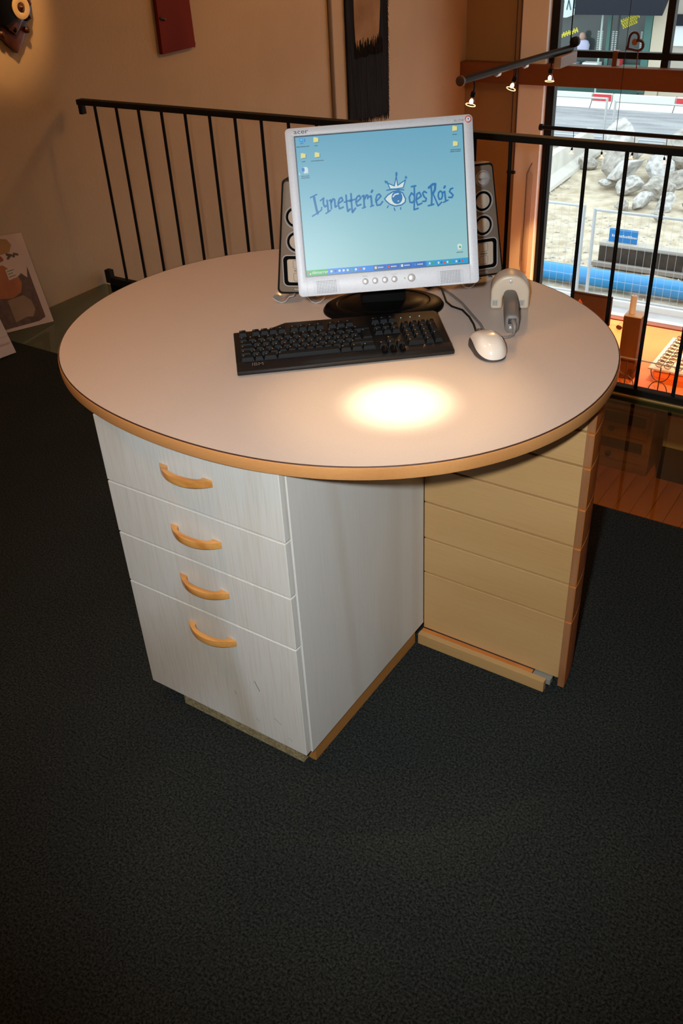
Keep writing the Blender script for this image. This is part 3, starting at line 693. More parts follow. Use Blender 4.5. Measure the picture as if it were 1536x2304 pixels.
MB().rings([[mouse_pt(2 * math.pi * k / NA, s) for k in range(NA)] for s in low_s]).build('side_grips', MT['dark_grey'], ms, smooth=50)
def s_low(a):
    side = abs(math.cos(a)); front = math.sin(a)
    return 0.06 + 0.44 * side ** 1.3 * (0.55 + 0.5 * front) + 0.05 * max(0, front)
rings = []
for j in range(13):
    f_ = j / 12
    rings.append([mouse_pt(2 * math.pi * k / NA, s_low(2 * math.pi * k / NA) + (0.985 - s_low(2 * math.pi * k / NA)) * f_, 0.0012) for k in range(NA)])
MB().rings(rings).build('shell', MT['mouse_white'], ms, smooth=60)
MB().box(-0.0004, 0.0004, 0.018, 0.048, 0.0, 0.0285).build('button_gap', MT['grey_plastic'], ms)
MB().box(-0.006, 0.006, 0.0455, 0.049, 0.0245, 0.0272).build('logo_mark', MT['dark_grey'], ms, 0.001)
def w2l(o, p):
    inv = (Matrix.Translation(o.location) @ Matrix.Rotation(o.rotation_euler.z, 4, 'Z') @ Matrix.Diagonal((*o.scale, 1))).inverted()
    return inv @ Vector(p)
pts = [(0.318, 0.082, H + 0.012), (0.300, 0.108, H + 0.005), (0.278, 0.142, H + 0.003), (0.250, 0.176, H + 0.003), (0.217, 0.206, H + 0.003), (0.185, 0.215, H + 0.003), (0.160, 0.235, H + 0.003), (0.10, 0.32, H + 0.003), (0.02, 0.45, H + 0.003)]
MB().tube([w2l(ms, p) for p in pts], 0.0022, 8).build('cable', MT['black_plastic'], ms, smooth=60)

# ================================================================ BARCODE SCANNER
bs = thing('barcode_scanner', 'cream handheld barcode scanner standing on the table with grey handle', 'scanner', (0.304, 0.274, H), R(26.6))
W2 = 0.0425
o_ = []
for k in range(25):
    a = math.pi * k / 24
    o_.append((W2 * math.cos(a) * (1.0 + 0.03 * math.cos(a) ** 2), 0.040 + 0.042 * math.sin(a)))
arch = [(0.0165 * math.cos(math.pi * k / 10), 0.026 + 0.016 * math.sin(math.pi * k / 10)) for k in range(11)]
ol = [(0.0440, 0.002), *o_, (-0.0440, 0.002), (-0.0165, 0.002), *arch[::-1], (0.0165, 0.002)]
hd_m = MB().prism(ol, -0.016, 0.040, 'y').build('head', MT['cream_plastic'], bs, 0.0065, 3, smooth=40)
MB().lathe([(0.0034, 0.0), (0.0034, -0.0012), (0.002, -0.0018)], (0.0, -0.0162, 0.068), 12, 'y').build('screw', MT['chrome'], bs)
for x in (-0.034, 0.026):
    st_ = MB().box(x - 0.008, x + 0.008, -0.0168, -0.0160, 0.010, 0.025).build('sticker', mat('pale_sticker', (0.50, 0.45, 0.38), 0.5), bs)
    mm = MB()
    for q in range(3): mm.box(x - 0.004 + q * 0.0035, x - 0.0028 + q * 0.0035, -0.0172, -0.0168, 0.012, 0.023)
    mm.build('sticker_lines', MT['print_grey'], st_)
rings = []
for y, z0, z1, hw in ((0.02, 0.008, 0.047, 0.014), (-0.02, 0.008, 0.049, 0.0148), (-0.06, 0.006, 0.050, 0.0158), (-0.10, 0.003, 0.048, 0.0160), (-0.140, 0.0005, 0.043, 0.0155), (-0.150, 0.0, 0.0405, 0.0145)):
    rings.append([(x, y, z) for x, z in rrect(-hw, hw, z0, z1, 0.0105, 4)])
MB().rings(rings).build('handle', MT['grey_plastic'], bs, 0.0012, 1, smooth=45)
MB().box(-0.0085, 0.0085, -0.1515, -0.146, 0.0215, 0.034).build('connector_socket', MT['print_dark'], bs, 0.001)
MB().lathe([(0.0035, 0.0), (0.0035, -0.0016), (0.002, -0.0024)], (-0.003, -0.1502, 0.013), 12, 'y').build('handle_screw', MT['chrome'], bs)
MB().tube([(0.002, -0.150, 0.028), (0.004, -0.158, 0.026), (0.006, -0.163, 0.018), (0.004, -0.165, 0.010)], [0.006, 0.0058, 0.005, 0.004], 10).build('strain_relief', MT['grey_plastic'], bs, smooth=60)
pts = [(0.006, -0.164, 0.012), (0.003, -0.170, 0.005), (-0.008, -0.178, 0.003), (-0.022, -0.180, 0.003), (-0.034, -0.172, 0.003), (-0.050, -0.146, 0.003)] + [tuple(w2l(bs, (x, y, H + 0.003))) for x, y in ((0.312, 0.122), (0.290, 0.150), (0.245, 0.195), (0.195, 0.245), (0.135, 0.293), (0.08, 0.325), (0.03, 0.37))]
MB().tube(pts, 0.0030, 8).build('cable', MT['grey_plastic'], bs, smooth=60)

# ================================================================ LOUDSPEAKERS
def speaker(name, label, loc, rz, knob):
    s = thing(name, label, 'loudspeaker', loc, rz)
    tilt = R(-7)
    def hw(z): return 0.0545 - (0.0545 - 0.0300) * (z / 0.265)
    def face(mg, r=0.010):
        z0, z1 = mg, 0.265 - mg
        pts = []
        cs = [(hw(z1) - mg - r, z1 - r, 0), (-hw(z1) + mg + r, z1 - r, 90), (-hw(z0) + mg + r, z0 + r, 180), (hw(z0) - mg - r, z0 + r, 270)]
        for cx, cz, a0 in cs:
            pts += [(cx + r * math.cos(R(a0 + 18 * k)), cz + r * math.sin(R(a0 + 18 * k))) for k in range(6)]
        return pts
    def up(o):
        o.location = (0, 0, 0.019); o.rotation_euler = (tilt, 0, 0); return o
    cab_ = up(MB().prism(face(0.0, 0.012), 0.0, 0.045, 'y').build('cabinet', MT['black_plastic'], s, 0.004, 2, smooth=35))
    up(MB().prism(face(0.0055, 0.009), -0.0025, 0.002, 'y').build('face_plate', MT['spk_face'], s, 0.0015, 2, smooth=35))
    up(MB().lathe([(0.020, 0.0), (0.030, 0.022), (0.024, 0.05), (0.010, 0.058)], (0, 0.044, 0.08), 18, 'y').build('rear_bulge', MT['black_plastic'], s, smooth=40))
    for z in (0.180, 0.124):
        dr = up(MB().lathe([(0.0255, -0.002), (0.0255, -0.0052), (0.0235, -0.0058), (0.0225, -0.0035)], (0, 0, z), 32, 'y').build('driver_ring', MT['chrome'], s, smooth=40))
        MB().lathe([(0.0228, -0.0030), (0.0215, -0.0046), (0.0185, -0.0052), (0.0165, -0.0030)], (0, 0, z), 32, 'y').build('surround', MT['gloss_black'], dr, smooth=40)
        MB().lathe([(0.0170, -0.0032), (0.013, -0.0042), (0.007, -0.0056), (0.001, -0.0060)], (0, 0, z), 32, 'y').build('cone', MT['cone'], dr, smooth=60)
    pr = up(frame_mesh(rrect(-0.037, 0.037, 0.019, 0.094, 0.012), rrect(-0.0345, 0.0345, 0.0215, 0.0915, 0.010), -0.0050, -0.002).build('port_rim', MT['chrome'], s, 0.0006, 1, smooth=40))
    frame_mesh(rrect(-0.0348, 0.0348, 0.0212, 0.0918, 0.010), rrect(-0.0255, 0.0255, 0.029, 0.084, 0.006), -0.0046, -0.002).build('port_surround', MT['gloss_black'], pr, 0.0008, 1)
    pl = up(MB().prism(rrect(-0.0255, 0.0255, 0.029, 0.084, 0.005), -0.0042, -0.002, 'y').build('port_plate', MT['cone'], s, 0.0006, 1))
    for z in (0.042, 0.072):
        frame_mesh(rrect(-0.011, 0.011, z - 0.010, z + 0.010, 0.004), rrect(-0.0102, 0.0102, z - 0.0092, z + 0.0092, 0.0035), -0.0047, -0.0040).build('plate_outline', MT['print_grey'], pl)
    mm = MB()
    for q in range(4): mm.box(-0.0085 + q * 0.0048, -0.0050 + q * 0.0048, -0.0047, -0.0041, 0.0555, 0.0585)
    mm.build('plate_lettering', MT['print_grey'], pl)
    text('brand_lettering', 'PHILIPS', 0.0068, MT['silver'], cab_, (0, -0.0030, 0.0095), align='CENTER')
    if knob:
        k_ = up(MB().lathe([(0.0185, -0.002), (0.0185, -0.0045), (0.0165, -0.0055), (0.0150, -0.0040)], (0.0, 0, 0.231), 28, 'y').build('volume_knob_ring', MT['silver_dark'], s, smooth=40))
        MB().lathe([(0.0150, -0.0035), (0.0140, -0.009), (0.0110, -0.011), (0.002, -0.0115)], (0.0, 0, 0.231), 28, 'y').build('volume_knob', MT['chrome'], k_, smooth=35)
        MB().box(-0.015, 0.015, -0.0122, -0.0112, 0.2295, 0.2325).build('knob_bar', MT['silver_dark'], k_)
    # bent metal foot
    for sx in (-1, 1):
        prof_ = [(0.010, 0.020), (0.022, 0.0175), (0.032, 0.006), (0.042, 0.002), (0.054, 0.006), (0.064, 0.0145)]
        v_ = []
        m = MB(); rr_ = []
        for x, z in prof_:
            rr_.append([(sx * x, -0.014, z - 0.0012), (sx * x, 0.030, z - 0.0012), (sx * x, 0.030, z + 0.0012), (sx * x, -0.014, z + 0.0012)])
        m.rings(rr_).build('foot', MT['chrome'], s, smooth=50)
    return s
speaker('loudspeaker', 'slim silver loudspeaker behind the start-button edge of the monitor', (-0.162, 0.086, H), R(24), False)
speaker('loudspeaker', 'slim silver loudspeaker with round volume knob beside the barcode scanner', (0.183, 0.384, H), R(50), True)

# ================================================================ ON THE SIDE WALL
# carved clock plaque (local: x = along the wall (+y world), z up, faces +x world)
def wall_thing(name, label, cat, y, z, x=WX, group=None):
    o = thing(name, label, cat, (x, y, z), R(90), group)   # local -y points into the room, local x = world y
    return o
M_carved = wood('carved_walnut', (0.085, 0.022, 0.008), (0.035, 0.009, 0.004), 'z', 8, 0.4, 0.3, coat=0.2, base=8)
ck = wall_thing('carved_clock', 'dark carved wooden wall clock with pale ring dial', 'clock', 1.335, 1.30)
half = [(0.0, -0.165), (0.022, -0.140), (0.040, -0.128), (0.052, -0.110), (0.066, -0.098), (0.082, -0.085), (0.090, -0.068), (0.078, -0.058), (0.096, -0.050), (0.118, -0.030), (0.130, 0.0), (0.134, 0.04), (0.128, 0.09), (0.112, 0.13), (0.10, 0.16), (0.07, 0.19), (0.03, 0.235), (0.0, 0.26)]
ol = half + [(-x, z) for x, z in half[-2:0:-1]]
MB().prism(ol, -0.030, -0.001, 'y').build('plaque', M_carved, ck, 0.006, 2, smooth=40)
MB().prism([(x * 0.70, z * 0.62 + 0.01) for x, z in ol], -0.042, -0.0305, 'y').build('carved_relief', M_carved, ck, 0.005, 2, smooth=40)
MB().lathe([(0.100, -0.042), (0.100, -0.052), (0.090, -0.056)], (-0.055, 0, 0.05), 36, 'y').build('dial_back', MT['gloss_black'], ck, smooth=40)
ivory = mat('ivory_ring', (0.62, 0.48, 0.28), 0.4)
def ring(x, z, r0, r1, y, name, m_, par):
    return MB().lathe([(r0, y + 0.006), (r0, y), ((r0 + r1) / 2, y - 0.004), (r1, y), (r1, y + 0.006)], (x, 0, z), 32, 'y').build(name, m_, par, smooth=50)
ring(0.045, 0.012, 0.020, 0.046, -0.060, 'ivory_ring', ivory, ck)
MB().lathe([(0.019, -0.055), (0.017, -0.062), (0.008, -0.066), (0.003, -0.074)], (0.045, 0, 0.012), 20, 'y').build('winding_hole', M_carved, ck, smooth=40)
for x, z in ((0.070, -0.078), (-0.070, -0.078), (0.0, -0.07)):
    MB().lathe([(0.013, -0.028), (0.013, -0.040), (0.006, -0.046)], (x, 0, z), 16, 'y').build('carved_boss', M_carved if x else MT['gloss_black'], ck, smooth=40)
for a in range(5):
    t = R(-40 + a * 28)
    MB().tube([(0.108 * math.cos(t), -0.032, 0.03 + 0.108 * math.sin(t)), (0.118 * math.cos(t + 0.12), -0.038, 0.03 + 0.118 * math.sin(t + 0.12)), (0.112 * math.cos(t + 0.24), -0.032, 0.03 + 0.112 * math.sin(t + 0.24))], 0.006, 8).build('carved_scroll', M_carved, ck, smooth=50)

rp = wall_thing('red_panel', 'narrow dark red wooden panel hung high on the plaster wall', 'panel', 2.385, 1.01)
M_red = wood('red_stained_board', (0.17, 0.018, 0.005), (0.13, 0.012, 0.004), 'z', 4, 0.7, spec=0.15)
MB().prism([(-0.134, 0.0), (0.128, 0.004), (0.118, 0.60), (-0.118, 0.60)], -0.026, -0.002, 'y').build('board', M_red, rp, 0.002)
MB().tube([(-0.118, -0.027, 0.165), (-0.100, -0.034, 0.163), (-0.085, -0.030, 0.155)], 0.006, 8).build('peg', MT['print_dark'], rp, smooth=50)
MB().tube([(0.128, -0.012, 0.04), (0.140, -0.016, 0.02), (0.134, -0.012, -0.004)], 0.002, 6).build('wire_loop', MT['print_grey'], rp, smooth=50)

hg = wall_thing('wall_hanging', 'tall black brush-fringed wall hanging with pale worn centre', 'hanging', 4.28, 0.33)
M_hang = mat('black_bristle', (0.010, 0.011, 0.013), 0.95, spec=0.1, var=(0.022, 0.024, 0.028), vscale=(90, 90, 6))
M_worn = mat('worn_canvas', (0.22, 0.135, 0.07), 0.95, var=(0.36, 0.23, 0.125), vscale=(5, 5, 4), spec=0.1)
MB().prism([(-0.265, 0.02), (0.262, -0.01), (0.285, 2.0), (-0.262, 2.0)], -0.018, -0.002, 'y').build('backing', M_hang, hg, 0.003)
wo = []
wn = MB()
cp = [(-0.165, 0.46), (-0.10, 0.43), (-0.03, 0.44), (0.05, 0.425), (0.115, 0.46), (0.14, 0.55), (0.16, 0.70), (0.17, 1.9), (-0.17, 1.9), (-0.175, 0.62)]
wn.prism(cp, -0.022, -0.0182, 'y').build('worn_centre', M_worn, hg, 0.002)
fr = MB(); rg = random.Random(3)
for i in range(230):                       # frayed bristles along the borders of the hanging
    if i < 120:
        x = -0.265 + 0.527 * i / 119; z = 0.02 - 0.03 * i / 119
        fr.tube([(x, -0.012, z + 0.05), (x + rg.uniform(-.006, .006), -0.016, z - rg.uniform(0.0, 0.05))], [0.0045, 0.0015], 4)
    else:
        k = i - 120; sgn = -1 if k % 2 else 1; z = 0.05 + 1.0 * k / 110
        x = -0.264 if sgn < 0 else 0.264 + 0.011 * z
        fr.tube([(x - sgn * 0.02, -0.012, z), (x + sgn * rg.uniform(0.004, 0.018), -0.014, z - 0.05)], [0.004, 0.0015], 4)
o = fr.build('bristle_fringe', M_hang, hg); o['kind'] = 'stuff'
in_ = MB()
for i in range(70):                        # ragged edge of the worn centre
    x = -0.175 + 0.35 * i / 69; z = 0.40 + rg.uniform(0, .03)
    in_.tube([(x, -0.021, z), (x + rg.uniform(-.005, .005), -0.0235, z + rg.uniform(0.04, 0.11))], [0.006, 0.0015], 4)
o = in_.build('ragged_edge', M_hang, hg); o['kind'] = 'stuff'
cd = wall_thing('wall_conduit', 'thin grey pipe running down the plaster wall beside the black hanging', 'pipe', 3.835, -2.6)
MB().tube([(0, -0.014, 0.0), (0, -0.014, 5.0)], 0.014, 10).build('conduit', mat('grey_brown_pipe', (0.22, 0.16, 0.11), 0.6), cd, smooth=50)

# ---------------------------------------------------------------- leaning posters
def leaning(name, label, cat, p_bot, p_top):
    """local x to the photo-left (world -y), z up the board, -y out of the face"""
    b = Vector(p_bot); t = Vector(p_top)
    z = (t - b); L_ = z.length; z.normalize()
    x = Vector((0, 1, 0)); x = (x - z * x.dot(z)).normalized(); y = z.cross(x)
    o = new_obj(name, None); tag(o, label, cat)
    o.matrix_world = Matrix(((x.x, y.x, z.x, b.x), (x.y, y.y, z.y, b.y), (x.z, y.z, z.z, b.z), (0, 0, 0, 1)))
    return o, L_
po, L_ = leaning('poster_board', 'plastic-wrapped poster board with a portrait photo leaning against the wall', 'poster', (-2.412, 1.062, 0.003), (-2.582, 1.125, 0.395))
M_paper = mat('white_board', (0.56, 0.47, 0.43), 0.45)
WB = 0.36
MB().box(-WB, 0.0, -0.004, 0.004, 0.0, L_).build('board', M_paper, po, 0.001)
M_film = glass('plastic_film', (0.97, 0.96, 0.95), 1.35, 0.12)
M_ph = mat('photo_brown', (0.07, 0.045, 0.038), 0.5, var=(0.13, 0.085, 0.07), vscale=(40, 40, 40))
M_skin = mat('photo_orange', (0.40, 0.14, 0.045), 0.5, var=(0.30, 0.10, 0.035), vscale=(12, 12, 12))
M_cloth = mat('photo_cream', (0.30, 0.22, 0.15), 0.5, var=(0.22, 0.155, 0.10), vscale=(10, 10, 10))
def pp(name, pts, m_, par, d=0.0045): return MB().prism(pts, -d, -d + 0.0006, 'y').build(name, m_, par)
pp('photo_ground', [(-0.34, 0.012), (-0.075, 0.018), (-0.036, 0.03), (-0.036, 0.275), (-0.055, 0.225), (-0.08, 0.25), (-0.105, 0.235), (-0.34, 0.28)], M_ph, po, 0.0046)
pp('photo_face', [(-0.34, 0.17), (-0.17, 0.145), (-0.115, 0.165), (-0.095, 0.205), (-0.105, 0.25), (-0.16, 0.30), (-0.34, 0.29)], M_skin, po, 0.0052)
pp('photo_sleeve', [(-0.20, 0.035), (-0.135, 0.05), (-0.10, 0.045), (-0.075, 0.075), (-0.08, 0.12), (-0.11, 0.15), (-0.20, 0.14)], M_cloth, po, 0.0052)
pp('price_tag', [(-0.155, 0.228), (-0.105, 0.236), (-0.105, 0.285), (-0.155, 0.277)], mat('tag_white', (0.55, 0.50, 0.46), 0.5), po, 0.0058)
mm = MB()
for k in range(3): mm.stroke([(-0.148, 0.268 - 0.013 * k), (-0.113 - 0.01 * (k == 1), 0.272 - 0.013 * k)], 0.004, -0.0062)
mm.build('tag_lettering', MT['print_grey'], po)
pp('header_shape', [(-0.34, 0.335), (-0.17, 0.345), (-0.10, 0.352), (-0.075, 0.385), (-0.09, 0.412), (-0.15, 0.425), (-0.34, 0.42)], mat('ochre_print', (0.36, 0.20, 0.07), 0.5), po)
mm = MB().stroke([(-0.120, 0.325), (-0.105, 0.335), (-0.118, 0.345), (-0.096, 0.338), (-0.085, 0.330), (-0.080, 0.342), (-0.062, 0.336)], 0.011, -0.005)
mm.build('header_lettering', M_ph, po)
MB().stroke([(-0.17, 0.32), (-0.15, 0.325), (-0.155, 0.335)], 0.013, -0.005).build('header_mark', mat('rust_print', (0.30, 0.07, 0.03), 0.5), po)
MB().box(-WB - 0.001, 0.001, -0.0075, -0.0068, 0.0, L_ + 0.004).build('plastic_sleeve', M_film, po)
p2, L2 = leaning('leaflet_board', 'white leaflet board with faint red lettering in front of the poster', 'leaflet', (-2.279, 0.720, 0.003), (-2.435, 0.745, 0.33))
MB().box(-0.26, 0.0, -0.004, 0.004, 0.0, L2).build('board', mat('leaflet_white', (0.50, 0.44, 0.43), 0.5), p2, 0.001)
M_rt = mat('red_print', (0.34, 0.06, 0.08), 0.5)
mm = MB()
for (x, z, w) in ((-0.012, 0.045, 0.10), (-0.020, 0.130, 0.03), (-0.012, 0.215, 0.12), (-0.016, 0.235, 0.05)):
    t = 0
    while t < w:
        h_ = rg.uniform(0.004, 0.010); mm.stroke([(x - t, z), (x - t - 0.004, z + h_)], 0.002, -0.0046); t += 0.007
mm.build('lettering', M_rt, p2)
MB().stroke([(-0.26, 0.075), (0.0, 0.082)], 0.0012, -0.0045).build('fold_line', MT['print_grey'], p2)

# ================================================================ TRACK LIGHTS
M_bulb = mat('lit_bulb', (1, 0.8, 0.6), 0.4, emit=(1.0, 0.72, 0.45), estr=16)
M_refl = glass('dichroic_reflector', (1.0, 0.80, 0.72), 1.35, 0.1)
M_rim = mat('lit_rim', (0.9, 0.7, 0.4), 0.3, emit=(1.0, 0.78, 0.38), estr=1.6)
ta = Vector((-1.300, 3.17, 0.80)); tb = Vector((-1.178, 4.42, 0.80))
tr_ = thing('lighting_track', 'dark tubular lighting track hanging over the void on thin cables', 'lighting track', ta)
d_ = tb - ta
MB().tube([(0, 0, 0), d_], 0.020, 12).build('bar', mat('dark_track', (0.008, 0.006, 0.005), 0.5, spec=0.2), tr_, smooth=40)
MB().lathe([(0.014, -0.012), (0.026, -0.008), (0.026, 0.010), (0.014, 0.014)], (0, -0.012, 0), 16, 'y').build('end_cap', mat('brown_cap', (0.10, 0.045, 0.025), 0.5), tr_, smooth=30)
MB().box(0.105, 0.150, 1.02, 1.29, -0.085, -0.02).build('transformer', mat('transformer_grey', (0.30, 0.22, 0.18), 0.5), tr_, 0.004)
MB().tube([(d_.x, d_.y - 0.02, 0.02), (d_.x, d_.y - 0.02, 1.70)], 0.004, 6).build('hanging_cable', MT['black_metal'], tr_)
MB().lathe([(0.012, -0.02), (0.03, -0.012), (0.03, 0.016), (0.012, 0.022)], (d_.x + 0.02, d_.y, 0.035), 14, 'y').build('cable_clamp', MT['black_metal'], tr_, smooth=30)
for f_ in (0.30, 0.55):
    MB().lathe([(0.008, -0.03), (0.011, -0.02), (0.011, 0.02), (0.008, 0.03)], (d_.x * f_, d_.y * f_, -0.024), 12, 'y').build('clip', MT['chrome'], tr_, smooth=30)
def lamp(loc, drop, tilt, label, group, sc_=1.0, watts=3.0, light=True):
    l = thing('spot_lamp', label, 'lamp', loc, 0, group)
    MB().tube([(0, 0, 0), (0.004, 0, -drop * 0.5), (0, 0, -drop)], 0.004 * sc_, 6).build('stem', MT['black_metal'], l)
    R_ = Matrix.Translation((0, 0, -drop)) @ Matrix.Rotation(tilt, 4, 'Y')
    so = MB().lathe([(0.008 * sc_, 0.0), (0.013 * sc_, -0.004 * sc_), (0.013 * sc_, -0.028 * sc_), (0.010 * sc_, -0.032 * sc_)], n=14).build('socket', MT['black_metal'], l, smooth=35); so.matrix_local = R_
    re = MB().lathe([(0.010 * sc_, -0.030 * sc_), (0.017 * sc_, -0.045 * sc_), (0.024 * sc_, -0.062 * sc_), (0.027 * sc_, -0.072 * sc_)], n=20)
    re.f = [f for f in re.f if len(f) == 4]
    re = re.build('reflector', M_refl, l, smooth=60); re.matrix_local = R_
    b_ = MB().lathe([(0.005 * sc_, -0.040 * sc_), (0.010 * sc_, -0.048 * sc_), (0.011 * sc_, -0.058 * sc_), (0.006 * sc_, -0.066 * sc_), (0.001 * sc_, -0.068 * sc_)], n=14).build('bulb', M_bulb, l, smooth=60); b_.matrix_local = R_
    ri = MB().tube([(0.0268 * sc_ * math.cos(k * math.pi / 10), 0.0268 * sc_ * math.sin(k * math.pi / 10), -0.072 * sc_) for k in range(20)], 0.0022 * sc_, 6, closed=True).build('rim', M_rim, l, smooth=60); ri.matrix_local = R_
    if light:
        wm_ = Matrix.Translation(loc) @ R_
        p0 = wm_ @ Vector((0, 0, -0.085 * sc_)); p1 = wm_ @ Vector((0, 0, -1))
        spot('spot_lamp_light', p0, p1, watts, 70, 0.6, WARM, 0.02)
    return l
for f_, dr, ti, lb in ((0.10, 0.055, R(14), 'lit halogen spot lamp with long stem nearest the free end of the hanging track'),
                       (0.46, 0.045, R(20), 'lit halogen spot lamp in the middle of the hanging track'),
                       (0.80, 0.062, R(2), 'lit halogen spot lamp next to the transformer on the hanging track')):
    lamp(ta + d_ * f_ - Vector((0, 0, 0.018)), dr, ti, lb, 'lamps of the hanging track', 1.0, 16)
t2 = thing('lighting_track', 'long thin black lighting rail hung across the shop window', 'lighting track', (-1.77, 5.46, 0.10))
MB().tube([(0, 0, 0), (2.9, 0, 0)], 0.015, 10).build('bar', MT['black_metal'], t2, smooth=40)
MB().lathe([(0.012, -0.01), (0.024, -0.006), (0.024, 0.02), (0.012, 0.024)], (0, 0, 0), 14, 'x').build('end_cap', MT['black_metal'], t2, smooth=30)
for x in (0.6, 2.4):
    MB().tube([(x, 0, 0.01), (x, 0, 2.1)], 0.002, 6).build('hanging_cable', MT['black_metal'], t2)
for k in range(8):
    x = -1.50 + 0.236 * k
    lamp(Vector((x, 5.46, 0.085)), 0.115 + 0.012 * (k % 2), R(random.uniform(-12, 12)), 'small lit halogen lamp under the black rail across the window', 'lamps under the window rail', 0.6, 105, light=(k % 2 == 0))
wi = thing('hanging_wires', 'pair of thin dark wires hanging beside the window column', 'wire', (-2.066, 5.62, -0.30))
for x in (-0.018, 0.018):
    MB().tube([(x, 0, 0), (x, 0, 2.78)], 0.0045, 6).build('wire', mat('brown_wire', (0.05, 0.015, 0.008), 0.5), wi)
MB().box(-0.035, 0.035, -0.012, 0.012, -0.012, 0.012).build('clip', MT['black_metal'], wi, 0.003)
hk = thing('window_rod', 'long pale rounded rod with hooked top on the window column', 'rod', (-1.925, 5.738, -1.17))
MB().prism(rrect(-0.040, 0.012, 0.0, 0.86, 0.024), -0.012, -0.003, 'y').build('strip', mat('ivory_strip', (0.66, 0.57, 0.50), 0.4), hk, 0.004, 2, smooth=40)
MB().tube([(-0.042, -0.010, 0.10), (-0.046, -0.010, 0.84), (-0.020, -0.012, 0.90), (-0.005, -0.012, 0.93)], 0.004, 8).build('hook', mat('brown_hook', (0.20, 0.11, 0.06), 0.5), hk, smooth=50)

# ================================================================ WINDOW DISPLAY BELOW
ZD = -1.47
M_or = mat('orange_lacquer', (0.80, 0.24, 0.055), 0.55, var=(0.84, 0.27, 0.07), vscale=(3, 3, 3))
dp = thing('display_platform', 'bright orange display platform inside the shop window', 'platform', (0.6, 5.15, ZD))
MB().box(-2.45, 2.7, -0.62, 0.615, -0.05, 0.0).build('deck', M_or, dp, 0.003)
MB().box(-2.45, 2.7, -0.63, -0.6205, -0.07, -0.002).build('front_lip', mat('dark_lip', (0.03, 0.02, 0.015), 0.5), dp)
for x in (-2.4, 0.1, 2.6):
    MB().box(x - 0.03, x + 0.03, -0.30, 0.45, -1.13, -0.05).build('support', MT['beam'], dp)
gs = thing('glass_screen', 'low clear glass screen along the front of the orange platform', 'glass screen', (0.5, 4.585, ZD))
MB().box(-1.45, 2.6, -0.004, 0.004, 0.0, 0.222).build('pane', MT['clear'], gs)
MB().box(-1.45, 2.6, -0.005, 0.005, 0.2222, 0.229).build('top_edge', mat('grey_glass_edge', (0.22, 0.17, 0.14), 0.3), gs)
tbx = thing('wooden_plinth', 'tall brown wooden display plinth on the orange platform', 'plinth', (-0.648, 4.76, ZD))
MB().box(-0.064, 0.064, -0.06, 0.06, 0.0, 0.490).build('block', wood('plinth_brown', (0.13, 0.042, 0.009), (0.10, 0.03, 0.006), 'z', 6, 0.6, spec=0.2), tbx, 0.003)
MB().box(-0.064, 0.064, -0.06, 0.06, 0.4905, 0.497).build('top_plate', mat('plinth_top', (0.62, 0.42, 0.24), 0.5), tbx, 0.001)
cn = thing('pillar_candle', 'pale pillar candle standing on the brown plinth', 'candle', (-0.672, 4.76, ZD + 0.4975))
MB().lathe([(0.020, 0.0), (0.0225, 0.004), (0.0225, 0.128), (0.020, 0.135), (0.010, 0.133)], n=20).build('wax', mat('pale_wax', (0.78, 0.66, 0.58), 0.4), cn, smooth=40)
MB().tube([(0, 0, 0.13), (0, 0, 0.142)], 0.0012, 6).build('wick', MT['print_dark'], cn)
db = thing('framed_picture', 'dark framed picture standing at the back of the orange platform', 'picture', (-1.265, 5.62, ZD))
MB().box(-0.175, 0.175, -0.012, 0.012, 0.0, 0.255).build('frame', mat('dark_picture_frame', (0.012, 0.005, 0.003), 0.5, spec=0.2), db, 0.004)
MB().box(-0.155, 0.155, -0.0145, -0.0122, 0.02, 0.235).build('canvas', mat('dark_canvas', (0.014, 0.005, 0.004), 0.6, var=(0.006, 0.003, 0.003), vscale=(20, 20, 20)), db)
MB().prism([(-0.13, 0.03), (-0.05, 0.03), (-0.07, 0.16), (-0.10, 0.20), (-0.14, 0.12)], -0.0155, -0.0146, 'y').build('painted_figure', mat('painted_rust', (0.34, 0.10, 0.03), 0.5), db)
def glasses(loc, rz, label, group, mt, sc_=1.0, folded=False, lens=None):
    g = thing('eyeglasses', label, 'glasses', loc, rz, group)
    for sx in (-1, 1):
        pts = [(sx * 0.033 * sc_ + 0.025 * sc_ * math.cos(2 * math.pi * k / 14), 0, 0.020 * sc_ + 0.018 * sc_ * math.sin(2 * math.pi * k / 14)) for k in range(14)]
        MB().tube(pts, 0.0024 * sc_, 6, closed=True).build('rim', mt, g, smooth=60)
        MB().prism([(p[0], p[2]) for p in pts], -0.0004, 0.0004, 'y').build('lens', lens or MT['clear'], g)
        if folded:
            MB().tube([(sx * 0.058 * sc_, 0.002, 0.026 * sc_), (sx * 0.058 * sc_, 0.010, 0.026 * sc_), (-sx * 0.045 * sc_, 0.016 + 0.004 * sx, 0.014 * sc_)], 0.0022 * sc_, 6).build('temple', mt, g)
        else:
            MB().tube([(sx * 0.058 * sc_, 0.0, 0.026 * sc_), (sx * 0.060 * sc_, 0.09 * sc_, 0.026 * sc_), (sx * 0.060 * sc_, 0.125 * sc_, 0.008 * sc_)], 0.0022 * sc_, 6).build('temple', mt, g)
    MB().tube([(-0.009 * sc_, 0, 0.024 * sc_), (0, -0.002, 0.028 * sc_), (0.009 * sc_, 0, 0.024 * sc_)], 0.0022 * sc_, 6).build('bridge', mt, g)
    return g
M_sun = mat('sunglass_lens', (0.02, 0.012, 0.01), 0.1)
glasses((-0.960, 5.57, ZD + 0.001), R(-6), 'dark sunglasses lying on the orange platform beside the framed picture', None, mat('tortoise_frame', (0.05, 0.02, 0.01), 0.3), 1.0, False, M_sun)
ty = thing('display_tray', 'white display tray on a low orange block holding rows of eyeglasses', 'tray', (-0.27, 5.10, ZD))
